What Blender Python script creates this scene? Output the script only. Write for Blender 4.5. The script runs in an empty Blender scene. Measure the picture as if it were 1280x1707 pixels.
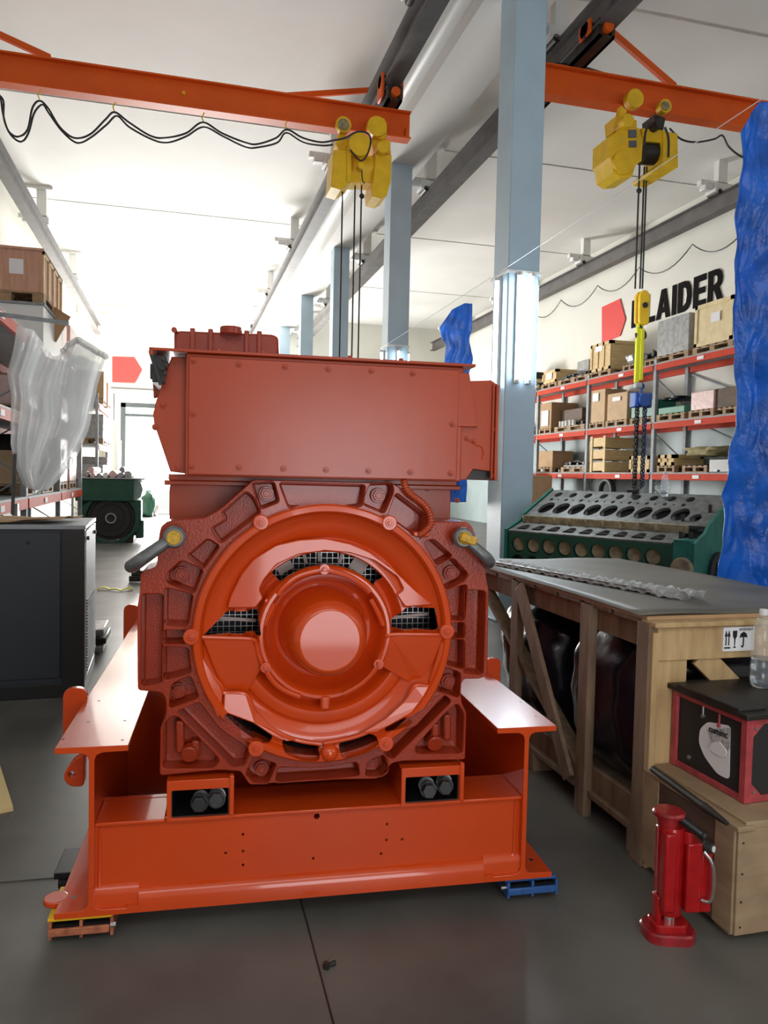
import bpy, bmesh, math, random
from mathutils import Vector, Matrix, geometry, noise
random.seed(7)
C = bpy.context.scene.collection
PI = math.pi

# ------------------------------------------------------------ camera
F, CX, CY = 1282.0, 640.0, 853.5
YAW, PITCH, ROLL = math.radians(-14.9), math.radians(-2.6), 0.022
CAM = Vector((0, 0, 1.6))
FW = Vector((-math.sin(YAW)*math.cos(PITCH), math.cos(YAW)*math.cos(PITCH), math.sin(PITCH)))
r0 = Vector((math.cos(YAW), math.sin(YAW), 0)); u0 = r0.cross(FW)
R_ = r0*math.cos(ROLL) + u0*math.sin(ROLL); U_ = -r0*math.sin(ROLL) + u0*math.cos(ROLL)
cd = bpy.data.cameras.new('camera'); co = bpy.data.objects.new('camera', cd); C.objects.link(co)
cd.sensor_fit = 'VERTICAL'; cd.sensor_height = 24.0; cd.lens = 24.0*F/1707.0; cd.clip_start = .05; cd.clip_end = 300
M3 = Matrix((R_, U_, -FW)).transposed()
co.matrix_world = Matrix.Translation(CAM) @ M3.to_4x4()
bpy.context.scene.camera = co

# ------------------------------------------------------------ world, lights, exposure
sc = bpy.context.scene
sc.view_settings.view_transform = 'Standard'; sc.view_settings.look = 'None'
sc.view_settings.gamma = 1; sc.view_settings.use_curve_mapping = False
sc.view_settings.exposure = -0.30
try:
    sc.cycles.diffuse_bounces = 6; sc.cycles.max_bounces = 12; sc.cycles.sample_clamp_indirect = 6
    sc.cycles.transparent_max_bounces = 24
except Exception: pass
w = bpy.data.worlds.new('world'); sc.world = w; w.use_nodes = True
w.node_tree.nodes['Background'].inputs[0].default_value = (.93, .97, 1, 1)
w.node_tree.nodes['Background'].inputs[1].default_value = 2.2

def area(name, loc, direction, sx, sy, watts, col=(1, 1, 1), spread=180):
    l = bpy.data.lights.new(name, 'AREA'); l.shape = 'RECTANGLE'; l.size = sx; l.size_y = sy
    l.energy = watts; l.color = col; l.spread = math.radians(spread)
    o = bpy.data.objects.new(name, l); C.objects.link(o); o.location = loc
    o.rotation_euler = Vector(direction).to_track_quat('-Z', 'Y').to_euler()
    return o
# daylight in the far gate and the gate behind the viewer, plus two added high fill lamps
area('far_gate_daylight', (.6, 30.6, 2.0), (-.05, -1, .34), 5.0, 3.8, 5300, (1, .985, .95))
area('near_gate_daylight', (.95, -1.85, 1.14), (0, 1, 0), 1.5, 2.2, 52, (1, .93, .97))
area('near_high_fill', (-.6, -1.85, 4.9), (.1, 1, -.4), 5.2, 2.4, 42, (1, .97, .93))  # fill lamp added high behind the viewer
area('right_bay_fill', (7.4, -1.85, 4.6), (0, 1, -.2), 5.0, 2.8, 45, (1, .99, .93))  # second added fill lamp, brightens the right bay from behind

# ------------------------------------------------------------ photo geometry helpers
def ray(x, y): return (x-CX)/F*R_ - (y-CY)/F*U_ + FW
def hit(x, y, p, n):
    d = ray(x, y); return CAM + d*((Vector(p)-CAM).dot(Vector(n))/d.dot(Vector(n)))
def HX(x, y, X): return hit(x, y, (X, 0, 0), (1, 0, 0))
def HY(x, y, Y): return hit(x, y, (0, Y, 0), (0, 1, 0))
def HZ(x, y, z): return hit(x, y, (0, 0, z), (0, 0, 1))
GYAW = math.radians(-3.5)
GA = HZ(75, 1535, .085); GA.z = 0
EX = Vector((math.cos(GYAW), math.sin(GYAW), 0)); EY = Vector((-math.sin(GYAW), math.cos(GYAW), 0))
def GL(x, y, yo=0):
    v = hit(x, y, GA+EY*yo, EY) - GA; return (v.dot(EX), v.z)

# ------------------------------------------------------------ materials
def mat(name, col, rough=.5, metal=0, bump=0, bscale=60, var=.0, vscale=4, coat=0, alpha=1, trans=0, emit=0, col2=None, spec=.5):
    m = bpy.data.materials.new(name); m.use_nodes = True
    nt = m.node_tree; b = nt.nodes['Principled BSDF']; L = nt.links
    c = (*col, 1) if len(col) == 3 else col
    b.inputs['Base Color'].default_value = c
    b.inputs['Roughness'].default_value = rough; b.inputs['Metallic'].default_value = metal
    b.inputs['Coat Weight'].default_value = coat; b.inputs['Coat Roughness'].default_value = .07
    b.inputs['Alpha'].default_value = alpha; b.inputs['Transmission Weight'].default_value = trans
    b.inputs['Specular IOR Level'].default_value = spec
    tc = nt.nodes.new('ShaderNodeTexCoord')
    if emit:
        b.inputs['Emission Color'].default_value = c; b.inputs['Emission Strength'].default_value = emit
    if var or col2:
        n = nt.nodes.new('ShaderNodeTexNoise'); n.inputs['Scale'].default_value = vscale; n.inputs['Detail'].default_value = 6
        L.new(tc.outputs['Object'], n.inputs['Vector'])
        mx = nt.nodes.new('ShaderNodeMix'); mx.data_type = 'RGBA'
        c2 = (*col2, 1) if col2 else tuple(max(0, v*(1-var)) for v in c[:3])+(1,)
        mx.inputs['A'].default_value = c; mx.inputs['B'].default_value = c2
        rp = nt.nodes.new('ShaderNodeMapRange'); rp.inputs['From Min'].default_value = .35; rp.inputs['From Max'].default_value = .65
        L.new(n.outputs['Fac'], rp.inputs['Value']); L.new(rp.outputs['Result'], mx.inputs['Factor'])
        L.new(mx.outputs['Result'], b.inputs['Base Color'])
    if bump:
        n2 = nt.nodes.new('ShaderNodeTexNoise'); n2.inputs['Scale'].default_value = bscale; n2.inputs['Detail'].default_value = 4
        L.new(tc.outputs['Object'], n2.inputs['Vector'])
        bp = nt.nodes.new('ShaderNodeBump'); bp.inputs['Strength'].default_value = bump; bp.inputs['Distance'].default_value = .01
        L.new(n2.outputs['Fac'], bp.inputs['Height']); L.new(bp.outputs['Normal'], b.inputs['Normal'])
    return m
def wood(name, a, b_, scale=(1, 1, 12), rough=.7, dark=1):
    m = bpy.data.materials.new(name); m.use_nodes = True; nt = m.node_tree; b = nt.nodes['Principled BSDF']; L = nt.links
    b.inputs['Roughness'].default_value = rough
    tc = nt.nodes.new('ShaderNodeTexCoord'); mp = nt.nodes.new('ShaderNodeMapping'); mp.inputs['Scale'].default_value = scale
    n = nt.nodes.new('ShaderNodeTexNoise'); n.inputs['Scale'].default_value = 3; n.inputs['Detail'].default_value = 8
    mx = nt.nodes.new('ShaderNodeMix'); mx.data_type = 'RGBA'
    mx.inputs['A'].default_value = (*a, 1); mx.inputs['B'].default_value = (*b_, 1)
    rp = nt.nodes.new('ShaderNodeMapRange'); rp.inputs['From Min'].default_value = .3; rp.inputs['From Max'].default_value = .7
    L.new(tc.outputs['Object'], mp.inputs['Vector']); L.new(mp.outputs['Vector'], n.inputs['Vector'])
    L.new(n.outputs['Fac'], rp.inputs['Value']); L.new(rp.outputs['Result'], mx.inputs['Factor']); L.new(mx.outputs['Result'], b.inputs['Base Color'])
    bp = nt.nodes.new('ShaderNodeBump'); bp.inputs['Strength'].default_value = .25; bp.inputs['Distance'].default_value = .004
    L.new(n.outputs['Fac'], bp.inputs['Height']); L.new(bp.outputs['Normal'], b.inputs['Normal'])
    return m
OR = mat('orange_paint', (.66, .066, .006), .26, coat=.75, spec=.3, bump=.03, bscale=25, var=.10, vscale=2)
ORP = mat('orange_sheet_paint', (.42, .048, .008), .27, coat=.0, spec=.55, bump=.05, bscale=14, var=.12, vscale=2.5)
ORC = mat('orange_cast_paint', (.35, .032, .006), .25, coat=.4, spec=.35, bump=.16, bscale=150, var=.15, vscale=6)
CRN = mat('crane_orange', (.80, .12, .015), .5, spec=.2, var=.15, vscale=1.5)
YEL = mat('hoist_yellow', (.90, .54, .02), .42, var=.15, vscale=7, spec=.3)
YEL2 = mat('bolt_yellow', (.72, .42, .03), .5, var=.4, vscale=60)
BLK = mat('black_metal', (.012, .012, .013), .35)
BLKR = mat('black_rubber', (.02, .02, .02), .6)
DRK = mat('dark_oily_metal', (.05, .045, .04), .5, metal=.5, var=.4, vscale=8)
STL = mat('galvanised_steel', (.42, .43, .44), .38, metal=.8, var=.2, vscale=10)
CHR = mat('bright_steel', (.75, .75, .76), .18, metal=1)
SHK = mat('shackle_steel', (.22, .235, .24), .42, metal=.6, var=.3, vscale=30)
RAIL = mat('rail_grey_steel', (.15, .14, .135), .6, var=.25, vscale=3)
RAILW = mat('rail_painted', (.62, .60, .56), .6, var=.2, vscale=3)
WALLM = mat('white_wall_plaster', (.80, .79, .73), .85, var=.06, vscale=.6, bump=.1, bscale=30)
CEILM = mat('ceiling_plaster', (.80, .785, .76), .8, var=.07, vscale=.5)
LOWM = mat('painted_wall_low', (.38, .46, .48), .6, var=.1, vscale=1.2)
BLUC = mat('column_blue_paint', (.48, .63, .74), .45, var=.08, vscale=2, bump=.08, bscale=20)
RACKO = mat('rack_orange', (.62, .055, .02), .7, var=.1, spec=.2)
RACKG = mat('rack_galvanised', (.34, .37, .39), .7, metal=.1, var=.25, vscale=9)
PAL = wood('pallet_wood', (.42, .27, .14), (.25, .15, .08), (3, 3, 9))
CRT = wood('crate_pine', (.74, .55, .28), (.58, .40, .18), (1.5, 1.5, 10))
CRT2 = wood('crate_light_plywood', (.80, .67, .40), (.70, .55, .31), (2, 2, 2))
CRT3 = wood('crate_reddish_plywood', (.62, .36, .25), (.50, .27, .18), (8, 8, 1))
WDK = wood('frame_weathered_pine', (.27, .185, .115), (.14, .09, .055), (6, 6, 1.2))
WDL = wood('frame_fresh_pine', (.62, .44, .22), (.42, .27, .12), (6, 6, 1.2))
WBX = wood('wooden_box_boards', (.40, .29, .17), (.26, .17, .10), (1.5, 1.5, 5))
WBD = wood('wooden_box_dark_boards', (.13, .08, .05), (.075, .045, .028), (1.5, 1.5, 5))
CBD = mat('cardboard', (.46, .29, .155), .8, var=.15, vscale=5)
CBD2 = mat('pale_cardboard', (.58, .40, .24), .8, var=.12, vscale=5)
PAPER = mat('white_paper', (.82, .82, .84), .7)
SHEET = mat('grey_sheet_top', (.17, .16, .135), .5, spec=.3, var=.35, vscale=2.2, bump=.05, bscale=8)
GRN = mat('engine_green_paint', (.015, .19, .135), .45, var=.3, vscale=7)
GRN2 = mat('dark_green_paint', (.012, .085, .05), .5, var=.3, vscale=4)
CASTG = mat('machined_grey_cast', (.19, .185, .165), .5, metal=.3, var=.45, vscale=14, bump=.15, bscale=40)
RUST = mat('ochre_oily_casting', (.36, .29, .16), .6, var=.5, vscale=16, bump=.3, bscale=30)
REDL = mat('logo_red', (.75, .05, .045), .6)
LETM = mat('letter_black', (.012, .01, .01), .8, spec=.05)
REDJ = mat('jack_red_paint', (.42, .008, .010), .25, coat=.3, spec=.3, var=.2, vscale=20)
REDJD = mat('jack_dark_red_paint', (.36, .012, .018), .3, coat=.3, var=.4, vscale=30)
REDF = mat('red_angle_iron', (.50, .07, .08), .5, var=.35, vscale=18)
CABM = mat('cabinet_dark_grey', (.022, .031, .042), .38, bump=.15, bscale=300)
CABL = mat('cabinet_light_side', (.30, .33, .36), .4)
BLUT = mat('blue_tarp', (.012, .15, .72), .3, bump=.8, bscale=18, var=.45, vscale=5)
BLUP = mat('dolly_blue', (.03, .11, .34), .4, var=.2, vscale=30)
SLING = mat('sling_yellow_webbing', (.72, .68, .02), .7)
CHB = mat('chain_blue', (.015, .07, .30), .4)
CABLE = mat('black_cable', (.02, .02, .022), .5)
GRWR = mat('grey_shrink_wrap', (.42, .42, .42), .3, var=.35, vscale=9, bump=.5, bscale=18)
PNKW = mat('pink_wrapped_plastic', (.78, .52, .50), .3, var=.2, vscale=9, bump=.5, bscale=14)
BLKW = mat('black_wrap_film', (.012, .012, .022), .22, bump=.5, bscale=9)
OCHC = mat('ochre_canvas', (.42, .36, .18), .85, var=.3, vscale=5)
FLR = mat('floor_concrete', (.150, .148, .132), .42, var=.42, vscale=1.6, bump=.04, bscale=12)
GRNDM = mat('yard_ground', (.55, .54, .5), .9)
TUBE = mat('tube_light_glow', (.80, .92, 1.0), .4, emit=30)
WHTP = mat('white_painted_metal', (.78, .78, .76), .4)
YWOOD = mat('yellow_board', (.78, .62, .30), .7)

def film(name, op=.45, tint=(.85, .87, .88), rough=.15, bump=.6, bs=12):
    m = bpy.data.materials.new(name); m.use_nodes = True; nt = m.node_tree; L = nt.links
    nt.nodes.clear(); out = nt.nodes.new('ShaderNodeOutputMaterial')
    tr = nt.nodes.new('ShaderNodeBsdfTransparent'); tl = nt.nodes.new('ShaderNodeBsdfTranslucent'); df = nt.nodes.new('ShaderNodeBsdfDiffuse')
    gl = nt.nodes.new('ShaderNodeBsdfGlossy'); gl.inputs['Roughness'].default_value = rough
    tl.inputs['Color'].default_value = (*tint, 1); df.inputs['Color'].default_value = (*tint, 1)
    n = nt.nodes.new('ShaderNodeTexNoise'); n.inputs['Scale'].default_value = bs; n.inputs['Detail'].default_value = 5
    tc = nt.nodes.new('ShaderNodeTexCoord'); mp = nt.nodes.new('ShaderNodeMapping'); mp.inputs['Scale'].default_value = (1.5, 1.5, .35)
    L.new(tc.outputs['Object'], mp.inputs['Vector']); L.new(mp.outputs['Vector'], n.inputs['Vector'])
    bp = nt.nodes.new('ShaderNodeBump'); bp.inputs['Strength'].default_value = bump; bp.inputs['Distance'].default_value = .02
    L.new(n.outputs['Fac'], bp.inputs['Height'])
    for s in (tl, df, gl): L.new(bp.outputs['Normal'], s.inputs['Normal'])
    a = nt.nodes.new('ShaderNodeMixShader'); a.inputs[0].default_value = .5; L.new(tl.outputs[0], a.inputs[1]); L.new(df.outputs[0], a.inputs[2])
    g = nt.nodes.new('ShaderNodeMixShader'); g.inputs[0].default_value = .16; L.new(a.outputs[0], g.inputs[1]); L.new(gl.outputs[0], g.inputs[2])
    k = nt.nodes.new('ShaderNodeMixShader'); k.inputs[0].default_value = op; L.new(tr.outputs[0], k.inputs[1]); L.new(g.outputs[0], k.inputs[2])
    L.new(k.outputs[0], out.inputs['Surface'])
    return m
FILM = film('clear_plastic_film', .8)
FILM2 = film('bubble_wrap_film', .6, (.75, .76, .76), .2, .9, 40)
PET = film('clear_bottle_plastic', .22, (.8, .86, .9), .06, .25, 20)

# ------------------------------------------------------------ mesh builder
class MB:
    def __init__(s): s.v = []; s.f = []; s.k = []
    def add(s, vs, fs):
        b = len(s.v); s.k.append((b, len(s.f))); s.v += [tuple(v) for v in vs]; s.f += [tuple(i+b for i in f) for f in fs]; return s
    def box(s, a, b):
        x0, y0, z0 = a; x1, y1, z1 = b
        x0, x1 = min(x0, x1), max(x0, x1); y0, y1 = min(y0, y1), max(y0, y1); z0, z1 = min(z0, z1), max(z0, z1)
        return s.add([(x0,y0,z0),(x1,y0,z0),(x1,y1,z0),(x0,y1,z0),(x0,y0,z1),(x1,y0,z1),(x1,y1,z1),(x0,y1,z1)],
                     [(0,3,2,1),(4,5,6,7),(0,1,5,4),(1,2,6,5),(2,3,7,6),(3,0,4,7)])
    def bar(s, p, q, w_, h, up=(0, 0, 1)):
        p = Vector(p); q = Vector(q); d = (q-p).normalized(); up = Vector(up)
        if abs(d.dot(up)) > .98: up = Vector((1, 0, 0))
        a = d.cross(up).normalized(); b = a.cross(d).normalized()
        vs = []
        for c in (p, q):
            for i, j in ((-1,-1),(1,-1),(1,1),(-1,1)): vs.append(c+a*(w_/2*i)+b*(h/2*j))
        return s.add(vs, [(3,2,1,0),(4,5,6,7),(0,1,5,4),(1,2,6,5),(2,3,7,6),(3,0,4,7)])
    def cyl(s, p, q, r, n=16, r2=None, cap=True):
        p = Vector(p); q = Vector(q); d = (q-p).normalized(); r2 = r if r2 is None else r2
        up = Vector((0,0,1)) if abs(d.z) < .9 else Vector((1,0,0))
        a = d.cross(up).normalized(); b = d.cross(a).normalized()
        vs = [p+(a*math.cos(2*PI*i/n)+b*math.sin(2*PI*i/n))*r for i in range(n)]+[q+(a*math.cos(2*PI*i/n)+b*math.sin(2*PI*i/n))*r2 for i in range(n)]
        fs = [(i, (i+1) % n, n+(i+1) % n, n+i) for i in range(n)]
        if cap: fs += [tuple(range(n))[::-1], tuple(range(n, 2*n))]
        return s.add(vs, fs)
    def tube(s, pts, r, n=8, closed=False):
        pts = [Vector(p) for p in pts]; m = len(pts); rs = r if isinstance(r, (list, tuple)) else [r]*m
        vs = []; prev = None
        for i, p in enumerate(pts):
            d = (pts[(i+1) % m]-pts[i-1]) if closed else (pts[min(i+1, m-1)]-pts[max(i-1, 0)])
            d.normalize()
            if prev is None:
                up = Vector((0,0,1)) if abs(d.z) < .9 else Vector((1,0,0)); a = d.cross(up).normalized()
            else:
                a = (prev-d*prev.dot(d)).normalized()
            prev = a; b = d.cross(a)
            vs += [p+(a*math.cos(2*PI*k/n)+b*math.sin(2*PI*k/n))*rs[i] for k in range(n)]
        fs = []
        for i in range(m if closed else m-1):
            j = (i+1) % m
            fs += [(i*n+k, i*n+(k+1) % n, j*n+(k+1) % n, j*n+k) for k in range(n)]
        if not closed: fs += [tuple(range(n))[::-1], tuple(range((m-1)*n, m*n))]
        return s.add(vs, fs)
    def lathe(s, prof, c=(0,0,0), axis='Z', n=32, arc=None):
        # prof: (r, h) pairs
        c = Vector(c); vs = []; m = len(prof)
        for i in range(n):
            t = 2*PI*i/n
            for r, h in prof:
                x, y = r*math.cos(t), r*math.sin(t)
                vs.append(c+(Vector((x, y, h)) if axis == 'Z' else Vector((x, h, y)) if axis == 'Y' else Vector((h, x, y))))
        fs = []
        for i in range(n):
            j = (i+1) % n
            for k in range(m-1):
                q = (i*m+k, j*m+k, j*m+k+1, i*m+k+1)
                fs.append(q if axis != 'Y' else q[::-1])
        return s.add(vs, fs)
    def ball(s, c, r, n=16, sz=1):
        prof = [(max(1e-4, r*math.sin(PI*i/(n//2))), -r*sz*math.cos(PI*i/(n//2))) for i in range(n//2+1)]
        return s.lathe(prof, c, 'Z', n)
    def grid(s, fn, nu, nv):
        vs = [fn(i/nu, j/nv) for j in range(nv+1) for i in range(nu+1)]
        fs = [(j*(nu+1)+i, j*(nu+1)+i+1, (j+1)*(nu+1)+i+1, (j+1)*(nu+1)+i) for j in range(nv) for i in range(nu)]
        return s.add(vs, fs)
    def plate(s, outer, holes=(), O=(0,0,0), U=(1,0,0), V=(0,0,1), N=(0,1,0), t=.01, depth=None, ch=0, draft=0):
        """outer/holes: 2D loops; front face at O, back at O+N*t. depth: pockets that deep; None: through holes"""
        O, U, V, N = Vector(O), Vector(U), Vector(V), Vector(N)
        P = lambda q, d=0: O+U*q[0]+V*q[1]+N*d
        outer = ccw(outer); holes = [ccw(h) for h in holes]
        fo = offset(outer, -ch) if ch else outer; fh = [offset(h, ch) if ch else h for h in holes]
        for ww, d, thr in ((fo, 0, fh), (outer, t, holes if depth is None else [])):
            pts, tr = tess(ww, thr); vs = [P(q, d) for q in pts]
            flip = (U.cross(V)).dot(N) > 0
            s.add(vs, [tuple(f[::-1]) if (flip == (d == 0)) else tuple(f) for f in tr])
        def ring(a, da, b, db):
            n = len(a); s.add([P(q, da) for q in a]+[P(q, db) for q in b], [(i, (i+1) % n, n+(i+1) % n, n+i) for i in range(n)])
        if ch: ring(fo, 0, outer, ch)
        ring(outer, ch, outer, t)
        for h, g in zip(fh, holes):
            if ch: ring(h, 0, g, ch)
            if depth is None: ring(g, ch, g, t)
            else:
                k = offset(g, -draft) if draft else g
                ring(g, ch, k, depth-draft*.4)
                k2 = offset(k, -draft*.5) if draft else k
                if draft: ring(k, depth-draft*.4, k2, depth)
                pts, tr = tess(k2, []); s.add([P(q, depth) for q in pts], [tuple(f) for f in tr])
        return s
    def each(s, name, m, parent=None, **kw):
        ks = s.k+[(len(s.v), len(s.f))]; out = []
        for (v0, f0), (v1, f1) in zip(ks, ks[1:]):
            q = MB(); q.v = s.v[v0:v1]; q.f = [tuple(i-v0 for i in f) for f in s.f[f0:f1]]; out.append(q.build(name, m, parent, **kw))
        return out
    def build(s, name, m, parent=None, smooth=True, bevel=0, seg=2, solid=0, angle=35, fix=True, loc=None, rot=None):
        me = bpy.data.meshes.new(name); me.from_pydata([tuple(v) for v in s.v], [], s.f); me.update()
        if fix:
            bm = bmesh.new(); bm.from_mesh(me); bmesh.ops.remove_doubles(bm, verts=bm.verts, dist=1e-5)
            bmesh.ops.recalc_face_normals(bm, faces=bm.faces); bm.to_mesh(me); bm.free()
        if smooth:
            me.polygons.foreach_set('use_smooth', [True]*len(me.polygons)); me.set_sharp_from_angle(angle=math.radians(angle))
        me.materials.append(m)
        o = bpy.data.objects.new(name, me); C.objects.link(o)
        if parent: o.parent = parent
        if loc: o.location = loc
        if rot: o.rotation_euler = rot
        if solid:
            md = o.modifiers.new('solid', 'SOLIDIFY'); md.thickness = solid; md.offset = 0
        if bevel:
            md = o.modifiers.new('bevel', 'BEVEL'); md.width = bevel; md.segments = seg; md.limit_method = 'ANGLE'; md.angle_limit = math.radians(40)
        return o
def area2(p): return sum(p[i-1][0]*p[i][1]-p[i][0]*p[i-1][1] for i in range(len(p)))/2
def ccw(p): p = [tuple(q) for q in p]; return p if area2(p) > 0 else p[::-1]
def offset(p, d):
    n = len(p); out = []
    for i in range(n):
        a, b, c = Vector(p[i-1]), Vector(p[i]), Vector(p[(i+1) % n])
        e1 = (b-a); e2 = (c-b)
        if e1.length < 1e-9 or e2.length < 1e-9: out.append(tuple(b)); continue
        e1.normalize(); e2.normalize(); n1 = Vector((e1.y, -e1.x)); n2 = Vector((e2.y, -e2.x)); m = n1+n2
        k = m.length_squared
        out.append(tuple(b+m*(2*d/max(k, .8)*1.0 if k else 0)))
    return out
def tess(outer, holes):
    co_, ed, fa = [], [], []
    for lp in [outer]+list(holes):
        b = len(co_); n = len(lp); co_ += [Vector(q) for q in lp]; ed += [(b+i, b+(i+1) % n) for i in range(n)]
    r = geometry.delaunay_2d_cdt(co_, ed, [], 0, 1e-6)
    pts, tris = r[0], r[2]; out = []
    for t in tris:
        c = sum((pts[i] for i in t), Vector((0, 0)))/len(t)
        if inside(c, outer) and not any(inside(c, h) for h in holes): out.append(t if area2([pts[i] for i in t]) > 0 else t[::-1])
    return pts, out
def inside(p, poly):
    r = False; j = len(poly)-1
    for i in range(len(poly)):
        if (poly[i][1] > p[1]) != (poly[j][1] > p[1]) and p[0] < (poly[j][0]-poly[i][0])*(p[1]-poly[i][1])/(poly[j][1]-poly[i][1])+poly[i][0]: r = not r
        j = i
    return r
def rnd(pts, r, n=4):
    out = []; m = len(pts)
    for i in range(m):
        a, b, c = Vector(pts[i-1]), Vector(pts[i]), Vector(pts[(i+1) % m])
        k = min(r, (a-b).length*.45, (c-b).length*.45)
        p = b+(a-b).normalized()*k; q = b+(c-b).normalized()*k
        for j in range(n+1):
            t = j/n; out.append(tuple(p*(1-t)**2+b*2*t*(1-t)+q*t*t))
    return out
def circ(c, r, n=20): return [(c[0]+r*math.cos(2*PI*i/n), c[1]+r*math.sin(2*PI*i/n)) for i in range(n)]
def tag(o, label=None, cat=None, group=None, kind=None):
    if label: o['label'] = label
    if cat: o['category'] = cat
    if group: o['group'] = group
    if kind: o['kind'] = kind
    return o
def empty(name, loc=(0,0,0), rz=0, label=None, cat=None, group=None):
    o = bpy.data.objects.new(name, None); C.objects.link(o); o.location = loc; o.rotation_euler = (0, 0, rz); o.empty_display_size = .1
    return tag(o, label, cat, group)
def dup(root, loc=None, rz=None, label=None, group=None):
    def cp(o, par):
        c = o.copy(); C.objects.link(c)
        if par: c.parent = par
        for ch in o.children: cp(ch, c)
        return c
    r = cp(root, None)
    if loc is not None: r.location = loc
    if rz is not None: r.rotation_euler = (r.rotation_euler[0], r.rotation_euler[1], rz)
    if label: r['label'] = label
    if group: r['group'] = group
    return r
def BX(name, a, b, m, parent=None, bevel=0, **k): return MB().box(a, b).build(name, m, parent, smooth=bool(bevel), bevel=bevel, **k)
def struct(o): o['kind'] = 'structure'; return o
def fontmesh(name, txt, size, m, parent, M, bold=.0, thick=.002):
    cu = bpy.data.curves.new(name, 'FONT'); cu.body = txt; cu.size = size; cu.extrude = thick; cu.offset = bold; cu.align_x = 'CENTER'; cu.align_y = 'CENTER'
    t = bpy.data.objects.new(name+'_curve', cu); C.objects.link(t); dg = bpy.context.evaluated_depsgraph_get()
    me = bpy.data.meshes.new_from_object(t.evaluated_get(dg)); bpy.data.objects.remove(t); bpy.data.curves.remove(cu)
    me.name = name; me.materials.clear(); me.materials.append(m); me.transform(M)
    o = bpy.data.objects.new(name, me); C.objects.link(o)
    if parent: o.parent = parent
    return o
def frameM(o, u, v):
    u = Vector(u).normalized(); v = Vector(v); v = (v-u*v.dot(u)).normalized(); n = u.cross(v)
    M = Matrix((u, v, n)).transposed().to_4x4(); M.translation = Vector(o); return M
def cut(o, mb):
    """subtract the solid mb from mesh object o, leaving no helper behind"""
    me = bpy.data.meshes.new('tmp'); me.from_pydata([tuple(v) for v in mb.v], [], mb.f); me.update()
    bm = bmesh.new(); bm.from_mesh(me); bmesh.ops.remove_doubles(bm, verts=bm.verts, dist=1e-5); bmesh.ops.recalc_face_normals(bm, faces=bm.faces); bm.to_mesh(me); bm.free()
    c = bpy.data.objects.new('tmp', me); C.objects.link(c); 
    if o.parent: c.parent = o.parent
    md = o.modifiers.new('cut', 'BOOLEAN'); md.operation = 'DIFFERENCE'; md.object = c; md.solver = 'EXACT'
    bpy.context.view_layer.update(); dg = bpy.context.evaluated_depsgraph_get()
    n = bpy.data.meshes.new_from_object(o.evaluated_get(dg)); n.name = o.name
    o.modifiers.clear(); o.data = n; bpy.data.objects.remove(c); bpy.data.meshes.remove(me)
    n.polygons.foreach_set('use_smooth', [True]*len(n.polygons)); n.set_sharp_from_angle(angle=math.radians(35))
# ============================================================ THE HALL
CZ = 7.85; XL, XR, YF, YB = -3.8, 10.9, 31.0, -2.0
struct(BX('floor', (XL-.3, YB-.3, -.2), (XR+.3, YF+.3, 0), FLR))
struct(BX('yard_ground', (-30, YF+.3, -.25), (30, 70, -.02), GRNDM))
struct(BX('ceiling', (XL-.3, YB-.3, CZ), (XR+.3, YF+.3, CZ+.2), CEILM))
struct(BX('wall_left', (XL-.3, YB, 0), (XL, YF, CZ), WALLM))
struct(BX('wall_right', (XR, YB, 0), (XR+.3, YF, CZ), WALLM))
struct(BX('trim_1', (XR-.03, YB, 0), (XR+.01, YF, 3.3), LOWM))
# far wall with the gate opening, near wall with its gate and high openings added for the fill lamps
m = MB(); m.plate([(XL-.3, 0), (XR+.3, 0), (XR+.3, CZ), (XL-.3, CZ)], [[(-2.05, .001), (3.2, .001), (3.2, 4.0), (-2.05, 4.0)]], (0, YF, 0), t=.3)
struct(m.build('wall_far', WALLM, smooth=False))
m = MB(); m.plate([(XL-.3, 0), (XR+.3, 0), (XR+.3, CZ), (XL-.3, CZ)], [[(.15, .001), (1.75, .001), (1.75, 2.3), (.15, 2.3)], [(-3.2, 3.7), (2.0, 3.7), (2.0, 6.1), (-3.2, 6.1)], [(4.9, 3.2), (9.9, 3.2), (9.9, 6.0), (4.9, 6.0)]], (0, YB-.3, 0), t=.3)
struct(m.build('wall_near', WALLM, smooth=False))
# gate frame in the far wall
dfm = empty('door_1', (0, 0, 0)); dfm['kind'] = 'structure'
for a, b in (((-2.16, YF-.62, 0), (-1.98, YF-.46, 4.15)), ((3.1, YF-.62, 0), (3.28, YF-.46, 4.15)), ((-2.16, YF-.62, 4.0), (3.28, YF-.46, 4.17)), ((-2.16, YF-.6, 3.66), (3.28, YF-.48, 3.76))):
    BX('door_frame', a, b, mat('gate_frame_grey', (.10, .115, .12), .7, spec=.1) if 'gate_frame_grey' not in bpy.data.materials else bpy.data.materials['gate_frame_grey'], dfm)
MB().tube([(-2.4, YF-.55, 4.5), (-2.4, YF-.55, 2.3), (-2.15, YF-.55, 1.6)], .03).build('door_cable', RAIL, dfm)
# pale horizontal joints on ceiling and far wall
for k, y in enumerate((9.3, 14.2, 19.5, 25)):
    struct(BX('trim_%d' % (k+2), (XL, y, CZ-.012), (XR, y+.02, CZ+.01), RAILW))
struct(BX('trim_6', (XL, YF-.05, CZ-.35), (3.3, YF, CZ-.29), RAILW))
struct(BX('trim_7', (XL, YF-.07, 4.72), (3.3, YF, 4.78), RAIL))

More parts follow.
